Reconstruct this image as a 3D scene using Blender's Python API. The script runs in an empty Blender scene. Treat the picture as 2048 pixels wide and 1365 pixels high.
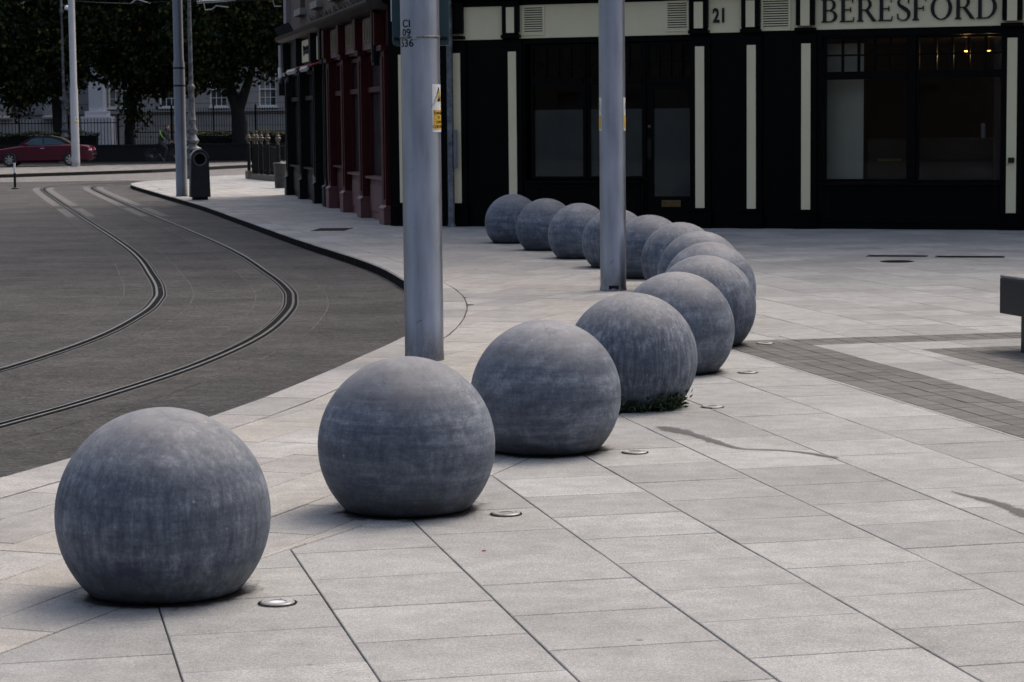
import bpy, bmesh, math, random
import numpy as np
from mathutils import Matrix, Vector

random.seed(7)
rng = np.random.default_rng(7)
scn = bpy.context.scene
C = scn.collection
R = math.radians

# ------------------------------------------------------------------ camera
CAM_H = 1.8776
PITCH, ROLL, FPX = 0.0960372, -0.0103301, 4590.0
cp, sp = math.cos(PITCH), math.sin(PITCH)
DIR = Vector((0, cp, -sp)); U0 = Vector((0, sp, cp)); R0 = Vector((1, 0, 0))
RT = R0 * math.cos(ROLL) + U0 * math.sin(ROLL)
UP = -R0 * math.sin(ROLL) + U0 * math.cos(ROLL)
cam_d = bpy.data.cameras.new('camera')
cam = bpy.data.objects.new('camera', cam_d); C.objects.link(cam)
cam.matrix_world = Matrix(((RT.x, UP.x, -DIR.x, 0), (RT.y, UP.y, -DIR.y, 0), (RT.z, UP.z, -DIR.z, CAM_H), (0, 0, 0, 1)))
cam_d.sensor_width = 36.0
cam_d.lens = 36.0 * FPX / 2048
cam_d.clip_start = 0.1; cam_d.clip_end = 6000
cam_d.dof.use_dof = True; cam_d.dof.focus_distance = 13.5; cam_d.dof.aperture_fstop = 14.0
scn.camera = cam

# ------------------------------------------------------------------ sky, sun, exposure (overcast daylight)
SUN_EL, SUN_AZ = 58, 40          # azimuth measured from +Y (away from the camera) towards +X
world = bpy.data.worlds.new('World'); scn.world = world; world.use_nodes = True
wn = world.node_tree.nodes; wl = world.node_tree.links
sky = wn.new('ShaderNodeTexSky'); sky.sky_type = 'NISHITA'; sky.sun_disc = False
sky.sun_elevation = R(SUN_EL); sky.sun_rotation = R(SUN_AZ)
sky.air_density = 1.0; sky.dust_density = 7.0; sky.ozone_density = 0.6
bg = wn['Background']; wl.new(sky.outputs[0], bg.inputs[0]); bg.inputs[1].default_value = 0.15
sun_d = bpy.data.lights.new('sun', 'SUN'); sun_d.energy = 0.7; sun_d.angle = R(28); sun_d.color = (1.0, 0.95, 0.87)
sun = bpy.data.objects.new('sun', sun_d); C.objects.link(sun)
sv = Vector((math.sin(R(SUN_AZ)) * math.cos(R(SUN_EL)), math.cos(R(SUN_AZ)) * math.cos(R(SUN_EL)), math.sin(R(SUN_EL))))
sun.rotation_euler = sv.to_track_quat('Z', 'Y').to_euler(); sun.location = (0, 20, 40)
scn.view_settings.view_transform = 'Standard'; scn.view_settings.look = 'None'
scn.view_settings.exposure = 0.50; scn.view_settings.gamma = 1.0; scn.view_settings.use_curve_mapping = False
scn.cycles.max_bounces = 6; scn.cycles.diffuse_bounces = 3; scn.cycles.glossy_bounces = 3
scn.cycles.transparent_max_bounces = 12; scn.cycles.transmission_bounces = 4
scn.cycles.use_denoising = True; scn.cycles.sample_clamp_indirect = 4
scn.cycles.caustics_reflective = False; scn.cycles.caustics_refractive = False

# ------------------------------------------------------------------ helpers
def ray(px, py):
    return RT * ((px - 1024) / FPX) - UP * ((py - 682.5) / FPX) + DIR
def at(px, py, Y):                       # point of the place at depth Y seen at a photograph pixel
    q = ray(px, py); t = Y / q.y
    return Vector((q.x * t, Y, q.z * t + CAM_H))

def tag(o, label=None, cat=None, group=None, kind=None):
    if label: o['label'] = label
    if cat: o['category'] = cat
    if group: o['group'] = group
    if kind: o['kind'] = kind
    return o
def empty(name, loc=(0, 0, 0), rz=0, label=None, cat=None, group=None, kind=None):
    o = bpy.data.objects.new(name, None); C.objects.link(o); o.empty_display_size = 0.1
    o.location = loc; o.rotation_euler = (0, 0, rz)
    return tag(o, label, cat, group, kind)
def copy_tree(o, parent=None):
    c = o.copy(); C.objects.link(c)
    if parent: c.parent = parent
    for ch in list(o.children): copy_tree(ch, c)
    return c

class MB:
    def __init__(s): s.v = []; s.f = []
    def add(s, vs, fs):
        b = len(s.v); s.v += [tuple(v) for v in vs]; s.f += [tuple(b + i for i in f) for f in fs]
    def box(s, x0, x1, y0, y1, z0, z1, rz=0, about=None):
        vs = [(x, y, z) for z in (z0, z1) for x, y in ((x0, y0), (x1, y0), (x1, y1), (x0, y1))]
        if rz:
            cx, cy = about if about else ((x0 + x1) / 2, (y0 + y1) / 2); c, n = math.cos(rz), math.sin(rz)
            vs = [(cx + (x - cx) * c - (y - cy) * n, cy + (x - cx) * n + (y - cy) * c, z) for x, y, z in vs]
        s.add(vs, [(3, 2, 1, 0), (4, 5, 6, 7), (0, 1, 5, 4), (1, 2, 6, 5), (2, 3, 7, 6), (3, 0, 4, 7)])
    def lathe(s, prof, n=24, cx=0, cy=0, cap=True):
        b = len(s.v)
        for r, z in prof:
            for i in range(n):
                a = 2 * math.pi * i / n; s.v.append((cx + r * math.cos(a), cy + r * math.sin(a), z))
        for j in range(len(prof) - 1):
            for i in range(n):
                k = (i + 1) % n; s.f.append((b + j * n + i, b + j * n + k, b + (j + 1) * n + k, b + (j + 1) * n + i))
        if cap:
            s.f.append(tuple(b + i for i in reversed(range(n))))
            s.f.append(tuple(b + (len(prof) - 1) * n + i for i in range(n)))
    def tube(s, pts, r, n=8, r1=None):
        pts = [Vector(p) for p in pts]; b = len(s.v); m = len(pts)
        for j, p in enumerate(pts):
            t = (pts[min(j + 1, m - 1)] - pts[max(j - 1, 0)]).normalized()
            a = t.cross(Vector((0, 0, 1)));
            if a.length < 1e-3: a = t.cross(Vector((0, 1, 0)))
            a.normalize(); c = t.cross(a)
            rr = r if r1 is None else r + (r1 - r) * j / (m - 1)
            for i in range(n):
                g = 2 * math.pi * i / n; s.v.append(tuple(p + (a * math.cos(g) + c * math.sin(g)) * rr))
        for j in range(m - 1):
            for i in range(n):
                k = (i + 1) % n; s.f.append((b + j * n + i, b + j * n + k, b + (j + 1) * n + k, b + (j + 1) * n + i))
        s.f.append(tuple(b + i for i in reversed(range(n)))); s.f.append(tuple(b + (m - 1) * n + i for i in range(n)))
    def prism(s, poly, axis, a0, a1):    # 2-D polygon extruded along an axis ('x','y','z')
        n = len(poly)
        def P(p, a): return {'x': (a, p[0], p[1]), 'y': (p[0], a, p[1]), 'z': (p[0], p[1], a)}[axis]
        s.add([P(p, a0) for p in poly] + [P(p, a1) for p in poly],
              [tuple(reversed(range(n))), tuple(range(n, 2 * n))] + [(i, (i + 1) % n, n + (i + 1) % n, n + i) for i in range(n)])
    def mesh(s, name, mat=None, smooth=False, fix=True):
        me = bpy.data.meshes.new(name); me.from_pydata(s.v, [], s.f)
        if fix:
            bm = bmesh.new(); bm.from_mesh(me); bmesh.ops.recalc_face_normals(bm, faces=bm.faces); bm.to_mesh(me); bm.free()
        if mat: me.materials.append(mat)
        if smooth:
            me.polygons.foreach_set('use_smooth', [True] * len(me.polygons))
            try: me.set_sharp_from_angle(angle=R(40))
            except Exception: pass
        return me
    def build(s, name, mat, parent=None, smooth=False, bevel=0, loc=None, label=None, kind=None, fix=True):
        o = bpy.data.objects.new(name, s.mesh(name, mat, smooth, fix)); C.objects.link(o)
        if parent: o.parent = parent
        if loc: o.location = loc
        if bevel:
            m = o.modifiers.new('bevel', 'BEVEL'); m.width = bevel; m.segments = 2; m.limit_method = 'ANGLE'
        if label: o['label'] = label
        if kind: o['kind'] = kind
        return o
def box(name, mat, parent, x0, x1, y0, y1, z0, z1, bevel=0, **k):
    m = MB(); m.box(x0, x1, y0, y1, z0, z1); return m.build(name, mat, parent, bevel=bevel, **k)

def catmull(P, step):
    P = [np.array(p, float) for p in P]; out = []
    for i in range(len(P) - 1):
        p0 = P[max(i - 1, 0)]; p1 = P[i]; p2 = P[i + 1]; p3 = P[min(i + 2, len(P) - 1)]
        for t in np.linspace(0, 1, 24, endpoint=False):
            out.append(.5 * (2 * p1 + (p2 - p0) * t + (2 * p0 - 5 * p1 + 4 * p2 - p3) * t * t + (3 * p1 - p0 - 3 * p2 + p3) * t ** 3))
    out.append(P[-1]); out = np.array(out)
    for _ in range(2):
        out[1:-1] = (out[:-2] + 2 * out[1:-1] + out[2:]) / 4
    d = np.r_[0, np.cumsum(np.linalg.norm(np.diff(out, axis=0), axis=1))]
    s = np.arange(0, d[-1], step)
    return np.c_[np.interp(s, d, out[:, 0]), np.interp(s, d, out[:, 1])]
def normals(K):
    t = np.gradient(K, axis=0); t /= np.linalg.norm(t, axis=1)[:, None]
    return np.c_[t[:, 1], -t[:, 0]]      # to the right of the walking direction

# ------------------------------------------------------------------ materials
def nm(name):
    m = bpy.data.materials.new(name); m.use_nodes = True
    return m, m.node_tree.nodes, m.node_tree.links, m.node_tree.nodes['Principled BSDF']
def pmat(name, c1, c2=None, scale=6, rough=.6, metal=0, spec=.5, bump=0, bscale=60, detail=6, rough2=None, stretch=None, lo=.35, hi=.65, rnd=0):
    m, N, L, B = nm(name)
    c1 = tuple(c1) + (1,); B.inputs['Base Color'].default_value = c1
    B.inputs['Roughness'].default_value = rough; B.inputs['Metallic'].default_value = metal
    B.inputs['Specular IOR Level'].default_value = spec
    tc = N.new('ShaderNodeTexCoord'); mp = N.new('ShaderNodeMapping'); L.new(tc.outputs['Object'], mp.inputs[0])
    if stretch: mp.inputs['Scale'].default_value = stretch
    if c2 is not None:
        n = N.new('ShaderNodeTexNoise'); n.inputs['Scale'].default_value = scale; n.inputs['Detail'].default_value = detail; n.inputs['Roughness'].default_value = .65
        L.new(mp.outputs[0], n.inputs['Vector'])
        r = N.new('ShaderNodeValToRGB'); r.color_ramp.elements[0].position = lo; r.color_ramp.elements[1].position = hi
        r.color_ramp.elements[0].color = c1; r.color_ramp.elements[1].color = tuple(c2) + (1,)
        L.new(n.outputs['Fac'], r.inputs[0]); last = r.outputs[0]
        if rnd:
            oi = N.new('ShaderNodeObjectInfo'); mr = N.new('ShaderNodeMapRange'); L.new(oi.outputs['Random'], mr.inputs[0])
            mr.inputs[3].default_value = 1 - rnd; mr.inputs[4].default_value = 1 + rnd
            mu = N.new('ShaderNodeVectorMath'); mu.operation = 'SCALE'; L.new(last, mu.inputs[0]); L.new(mr.outputs[0], mu.inputs['Scale']); last = mu.outputs[0]
        L.new(last, B.inputs['Base Color'])
        if rough2 is not None:
            q = N.new('ShaderNodeMapRange'); L.new(n.outputs['Fac'], q.inputs[0]); q.inputs[1].default_value = .3; q.inputs[2].default_value = .7
            q.inputs[3].default_value = rough; q.inputs[4].default_value = rough2; L.new(q.outputs[0], B.inputs['Roughness'])
    if bump:
        b = N.new('ShaderNodeBump'); b.inputs['Strength'].default_value = bump; b.inputs['Distance'].default_value = .01
        n2 = N.new('ShaderNodeTexNoise'); n2.inputs['Scale'].default_value = bscale; n2.inputs['Detail'].default_value = 5
        L.new(mp.outputs[0], n2.inputs['Vector']); L.new(n2.outputs['Fac'], b.inputs['Height']); L.new(b.outputs[0], B.inputs['Normal'])
    return m

def stone_mat(name, dark, light, warm, speck=.46, stain=.18):
    """Granite paving: a tone of its own for every piece, fine speckle, soft weather stains."""
    m, N, L, B = nm(name)
    g = N.new('ShaderNodeNewGeometry'); oi = N.new('ShaderNodeObjectInfo')
    ad = N.new('ShaderNodeMath'); ad.operation = 'ADD'; L.new(g.outputs['Random Per Island'], ad.inputs[0]); L.new(oi.outputs['Random'], ad.inputs[1])
    fr = N.new('ShaderNodeMath'); fr.operation = 'FRACT'; L.new(ad.outputs[0], fr.inputs[0])
    ramp = N.new('ShaderNodeValToRGB'); e = ramp.color_ramp.elements
    e[0].position = 0; e[0].color = dark + (1,); e[1].position = 1; e[1].color = light + (1,)
    w = e.new(.55); w.color = warm + (1,); L.new(fr.outputs[0], ramp.inputs[0])
    def noise(sc, det, off=0, rou=.6):
        n = N.new('ShaderNodeTexNoise'); n.inputs['Scale'].default_value = sc; n.inputs['Detail'].default_value = det; n.inputs['Roughness'].default_value = rou
        mp = N.new('ShaderNodeMapping'); mp.inputs['Location'].default_value = (off, off * .7, 0)
        L.new(g.outputs['Position'], mp.inputs[0]); L.new(mp.outputs[0], n.inputs['Vector']); return n
    def scaled(col, fac, lo, hi, f0=.3, f1=.7):
        mr = N.new('ShaderNodeMapRange'); L.new(fac, mr.inputs[0]); mr.inputs[1].default_value = f0; mr.inputs[2].default_value = f1
        mr.inputs[3].default_value = lo; mr.inputs[4].default_value = hi
        v = N.new('ShaderNodeVectorMath'); v.operation = 'SCALE'; L.new(col, v.inputs[0]); L.new(mr.outputs[0], v.inputs['Scale']); return v.outputs[0]
    fine = noise(62, 6, 0, 1.0); grit = noise(170, 2, 5, .9); med = noise(7, 7, 3); big = noise(.8, 5, 9)
    col = scaled(ramp.outputs[0], fine.outputs['Fac'], 1 - speck, 1 + speck * .8, .36, .64)
    col = scaled(col, grit.outputs['Fac'], .72, 1.28, .35, .65)
    col = scaled(col, med.outputs['Fac'], 1 - stain, 1 + stain * .6)
    col = scaled(col, big.outputs['Fac'], 1 - stain, 1 + stain * .5)
    # old gum and drip spots
    vo = N.new('ShaderNodeTexVoronoi'); vo.inputs['Scale'].default_value = 1.9; L.new(g.outputs['Position'], vo.inputs['Vector'])
    th = N.new('ShaderNodeMapRange'); L.new(vo.outputs['Distance'], th.inputs[0]); th.inputs[1].default_value = .018; th.inputs[2].default_value = .036
    th.inputs[3].default_value = .5; th.inputs[4].default_value = 1.0
    v = N.new('ShaderNodeVectorMath'); v.operation = 'SCALE'; L.new(col, v.inputs[0]); L.new(th.outputs[0], v.inputs['Scale'])
    L.new(v.outputs[0], B.inputs['Base Color']); B.inputs['Roughness'].default_value = .78; B.inputs['Specular IOR Level'].default_value = .3
    b = N.new('ShaderNodeBump'); b.inputs['Strength'].default_value = .25; b.inputs['Distance'].default_value = .004
    L.new(fine.outputs['Fac'], b.inputs['Height']); L.new(b.outputs[0], B.inputs['Normal'])
    return m

def asphalt_mat(name, a, b2, warm):
    m, N, L, B = nm(name)
    g = N.new('ShaderNodeNewGeometry')
    def noise(sc, det, rou=.6, st=(1, 1, 1)):
        n = N.new('ShaderNodeTexNoise'); n.inputs['Scale'].default_value = sc; n.inputs['Detail'].default_value = det; n.inputs['Roughness'].default_value = rou
        mp = N.new('ShaderNodeMapping'); mp.inputs['Scale'].default_value = st; L.new(g.outputs['Position'], mp.inputs[0]); L.new(mp.outputs[0], n.inputs['Vector']); return n
    chips = N.new('ShaderNodeTexVoronoi'); chips.inputs['Scale'].default_value = 34; L.new(g.outputs['Position'], chips.inputs['Vector'])
    clump = noise(11, 10, .95); big = noise(.5, 6, .65, (1, 1.6, 1)); pale = noise(2.3, 7, .7)
    r = N.new('ShaderNodeValToRGB'); r.color_ramp.elements[0].position = .36; r.color_ramp.elements[1].position = .66
    r.color_ramp.elements[0].color = a + (1,); r.color_ramp.elements[1].color = b2 + (1,)
    mx = N.new('ShaderNodeMath'); mx.operation = 'MULTIPLY_ADD'; L.new(clump.outputs['Fac'], mx.inputs[0]); mx.inputs[1].default_value = .66
    hb = N.new('ShaderNodeMath'); hb.operation = 'MULTIPLY'; L.new(big.outputs['Fac'], hb.inputs[0]); hb.inputs[1].default_value = .42
    L.new(hb.outputs[0], mx.inputs[2]); L.new(mx.outputs[0], r.inputs[0])
    mr = N.new('ShaderNodeMapRange'); L.new(chips.outputs['Color'], mr.inputs[0]); mr.inputs[3].default_value = .62; mr.inputs[4].default_value = 1.4
    v = N.new('ShaderNodeVectorMath'); v.operation = 'SCALE'; L.new(r.outputs[0], v.inputs[0]); L.new(mr.outputs[0], v.inputs['Scale'])
    wear = noise(3.2, 8, .75, (1, 1.5, 1)); wr = N.new('ShaderNodeMapRange'); L.new(wear.outputs['Fac'], wr.inputs[0]); wr.inputs[1].default_value = .38; wr.inputs[2].default_value = .6; wr.inputs[3].default_value = .66; wr.inputs[4].default_value = 1.12
    v2 = N.new('ShaderNodeVectorMath'); v2.operation = 'SCALE'; L.new(v.outputs[0], v2.inputs[0]); L.new(wr.outputs[0], v2.inputs['Scale']); v = v2
    th = N.new('ShaderNodeMapRange'); L.new(pale.outputs['Fac'], th.inputs[0]); th.inputs[1].default_value = .62; th.inputs[2].default_value = .74; th.inputs[4].default_value = .5
    mix = N.new('ShaderNodeMix'); mix.data_type = 'RGBA'; L.new(th.outputs[0], mix.inputs['Factor']); L.new(v.outputs[0], mix.inputs['A']); mix.inputs['B'].default_value = warm + (1,)
    L.new(mix.outputs['Result'], B.inputs['Base Color']); B.inputs['Roughness'].default_value = .85; B.inputs['Specular IOR Level'].default_value = .3
    b = N.new('ShaderNodeBump'); b.inputs['Strength'].default_value = 1.0; b.inputs['Distance'].default_value = .02
    ad = N.new('ShaderNodeMath'); ad.operation = 'ADD'; L.new(clump.outputs['Fac'], ad.inputs[0]); L.new(chips.outputs['Distance'], ad.inputs[1])
    L.new(ad.outputs[0], b.inputs['Height']); L.new(b.outputs[0], B.inputs['Normal'])
    return m

def ball_mat():
    """Honed blue limestone: mottling, rain streaks, saw bands, dust, small pale scuffs; another look for every ball."""
    m, N, L, B = nm('blue_limestone')
    tc = N.new('ShaderNodeTexCoord'); oi = N.new('ShaderNodeObjectInfo')
    off = N.new('ShaderNodeMath'); off.operation = 'MULTIPLY'; L.new(oi.outputs['Random'], off.inputs[0]); off.inputs[1].default_value = 37.0
    cx = N.new('ShaderNodeCombineXYZ'); [L.new(off.outputs[0], cx.inputs[i]) for i in range(3)]
    ps = N.new('ShaderNodeVectorMath'); ps.operation = 'ADD'; L.new(tc.outputs['Object'], ps.inputs[0]); L.new(cx.outputs[0], ps.inputs[1])
    def noise(sc, det, rou=.6, st=(1, 1, 1), dist=0):
        n = N.new('ShaderNodeTexNoise'); n.inputs['Scale'].default_value = sc; n.inputs['Detail'].default_value = det; n.inputs['Roughness'].default_value = rou; n.inputs['Distortion'].default_value = dist
        mp = N.new('ShaderNodeMapping'); mp.inputs['Scale'].default_value = st; L.new(ps.outputs[0], mp.inputs[0]); L.new(mp.outputs[0], n.inputs['Vector']); return n.outputs['Fac']
    def mr(x, f0, f1, t0, t1):
        q = N.new('ShaderNodeMapRange'); L.new(x, q.inputs[0]); q.inputs[1].default_value = f0; q.inputs[2].default_value = f1; q.inputs[3].default_value = t0; q.inputs[4].default_value = t1; return q.outputs[0]
    def math2(op, a, b):
        q = N.new('ShaderNodeMath'); q.operation = op
        for i, x in enumerate((a, b)):
            if isinstance(x, (int, float)): q.inputs[i].default_value = x
            else: L.new(x, q.inputs[i])
        return q.outputs[0]
    mott = noise(9, 12, .85, dist=.3); cloud = noise(2.2, 4, .5); streak = noise(1.0, 7, .75, (30, 30, 2.0)); band = noise(1.0, 8, .75, (1.0, 1.0, 13.0), .1)
    fine = noise(46, 9, 1.0)
    swirl = N.new('ShaderNodeTexWave'); swirl.wave_type = 'RINGS'; swirl.inputs['Scale'].default_value = 3.2; swirl.inputs['Distortion'].default_value = 5; swirl.inputs['Detail'].default_value = 4; swirl.inputs['Detail Scale'].default_value = 1.6
    L.new(ps.outputs[0], swirl.inputs['Vector'])
    sep = N.new('ShaderNodeSeparateColor'); L.new(oi.outputs['Color'], sep.inputs[0]); dev = lambda x: math2('SUBTRACT', x, .5)
    s = math2('ADD', math2('ADD', math2('MULTIPLY', mott, .46), .34), math2('MULTIPLY', dev(streak), sep.outputs[0]))
    s = math2('ADD', s, math2('MULTIPLY', dev(band), sep.outputs[1])); s = math2('ADD', s, math2('MULTIPLY', cloud, .16)); s = math2('ADD', s, math2('MULTIPLY', dev(swirl.outputs['Fac']), sep.outputs[2]))
    ramp = N.new('ShaderNodeValToRGB'); e = ramp.color_ramp.elements
    e[0].position = .565; e[0].color = (.040, .050, .077, 1); e[1].position = .765; e[1].color = (.245, .268, .312, 1)
    k = e.new(.655); k.color = (.096, .115, .147, 1); L.new(s, ramp.inputs[0])
    v = N.new('ShaderNodeVectorMath'); v.operation = 'SCALE'; L.new(ramp.outputs[0], v.inputs[0]); L.new(mr(fine, .37, .63, .58, 1.42), v.inputs['Scale'])
    # settled dust on the crown of the ball, broken up by noise
    sx = N.new('ShaderNodeSeparateXYZ'); L.new(tc.outputs['Object'], sx.inputs[0])
    dust = math2('MULTIPLY', mr(sx.outputs['Z'], .50, .74, 0, .8), mr(noise(5, 6, .7, (1.6, 1.6, .6)), .3, .62, .25, 1))
    mx = N.new('ShaderNodeMix'); mx.data_type = 'RGBA'; L.new(dust, mx.inputs['Factor']); L.new(v.outputs[0], mx.inputs['A']); mx.inputs['B'].default_value = (.225, .222, .225, 1)
    # moss and splash dirt in patches near the foot
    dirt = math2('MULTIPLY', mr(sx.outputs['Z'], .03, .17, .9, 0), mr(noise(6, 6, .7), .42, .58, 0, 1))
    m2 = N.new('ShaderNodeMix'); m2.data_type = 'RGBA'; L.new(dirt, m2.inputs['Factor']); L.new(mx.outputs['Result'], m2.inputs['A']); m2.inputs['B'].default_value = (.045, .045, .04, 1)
    # pale scuffs and droppings
    vo = N.new('ShaderNodeTexVoronoi'); vo.inputs['Scale'].default_value = 11; L.new(ps.outputs[0], vo.inputs['Vector'])
    sc = math2('MULTIPLY', mr(vo.outputs['Distance'], .04, .09, .55, 0), mr(noise(2.5, 2), .53, .57, 0, 1))
    m3 = N.new('ShaderNodeMix'); m3.data_type = 'RGBA'; L.new(sc, m3.inputs['Factor']); L.new(m2.outputs['Result'], m3.inputs['A']); m3.inputs['B'].default_value = (.40, .41, .43, 1)
    # hair cracks and veins
    ve = N.new('ShaderNodeTexVoronoi'); ve.feature = 'DISTANCE_TO_EDGE'; ve.inputs['Scale'].default_value = 3.4
    wob = N.new('ShaderNodeVectorMath'); wob.operation = 'ADD'; L.new(ps.outputs[0], wob.inputs[0])
    nn = N.new('ShaderNodeTexNoise'); nn.inputs['Scale'].default_value = 5; nn.inputs['Detail'].default_value = 5; L.new(ps.outputs[0], nn.inputs['Vector'])
    ws = N.new('ShaderNodeVectorMath'); ws.operation = 'SCALE'; L.new(nn.outputs['Color'], ws.inputs[0]); ws.inputs['Scale'].default_value = .35; L.new(ws.outputs[0], wob.inputs[1]); L.new(wob.outputs[0], ve.inputs['Vector'])
    vein = math2('MULTIPLY', mr(ve.outputs['Distance'], .004, .02, .5, 0), mr(cloud, .45, .6, 0, 1))
    m4 = N.new('ShaderNodeMix'); m4.data_type = 'RGBA'; L.new(vein, m4.inputs['Factor']); L.new(m3.outputs['Result'], m4.inputs['A']); m4.inputs['B'].default_value = (.05, .055, .07, 1)
    L.new(m4.outputs['Result'], B.inputs['Base Color'])
    L.new(mr(mott, .3, .7, .58, .78), B.inputs['Roughness']); B.inputs['Specular IOR Level'].default_value = .42
    b = N.new('ShaderNodeBump'); b.inputs['Strength'].default_value = .3; b.inputs['Distance'].default_value = .006
    L.new(math2('ADD', fine, mott), b.inputs['Height']); L.new(b.outputs[0], B.inputs['Normal'])
    return m

def glass_mat(name, tint=(.9, .93, .95), rough=.02, fres=1.45):
    m, N, L, B = nm(name); N.remove(B)
    out = N['Material Output']; mix = N.new('ShaderNodeMixShader'); tr = N.new('ShaderNodeBsdfTransparent'); gl = N.new('ShaderNodeBsdfGlossy')
    f = N.new('ShaderNodeFresnel'); f.inputs[0].default_value = fres; tr.inputs[0].default_value = tint + (1,); gl.inputs['Roughness'].default_value = rough
    L.new(f.outputs[0], mix.inputs[0]); L.new(tr.outputs[0], mix.inputs[1]); L.new(gl.outputs[0], mix.inputs[2]); L.new(mix.outputs[0], out.inputs[0])
    return m
def emit_mat(name, col, st):
    m, N, L, B = nm(name); B.inputs['Base Color'].default_value = col + (1,); B.inputs['Emission Color'].default_value = col + (1,); B.inputs['Emission Strength'].default_value = st
    return m
def leaf_mat(name, stops):
    m, N, L, B = nm(name)
    g = N.new('ShaderNodeNewGeometry'); r = N.new('ShaderNodeValToRGB'); r.color_ramp.interpolation = 'CONSTANT'
    e = r.color_ramp.elements; e[0].position = 0; e[0].color = stops[0][1] + (1,); e[1].position = stops[1][0]; e[1].color = stops[1][1] + (1,)
    for p, c in stops[2:]: k = e.new(p); k.color = c + (1,)
    L.new(g.outputs['Random Per Island'], r.inputs[0]); L.new(r.outputs[0], B.inputs['Base Color'])
    B.inputs['Roughness'].default_value = .6; B.inputs['Specular IOR Level'].default_value = .15
    return m

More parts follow.
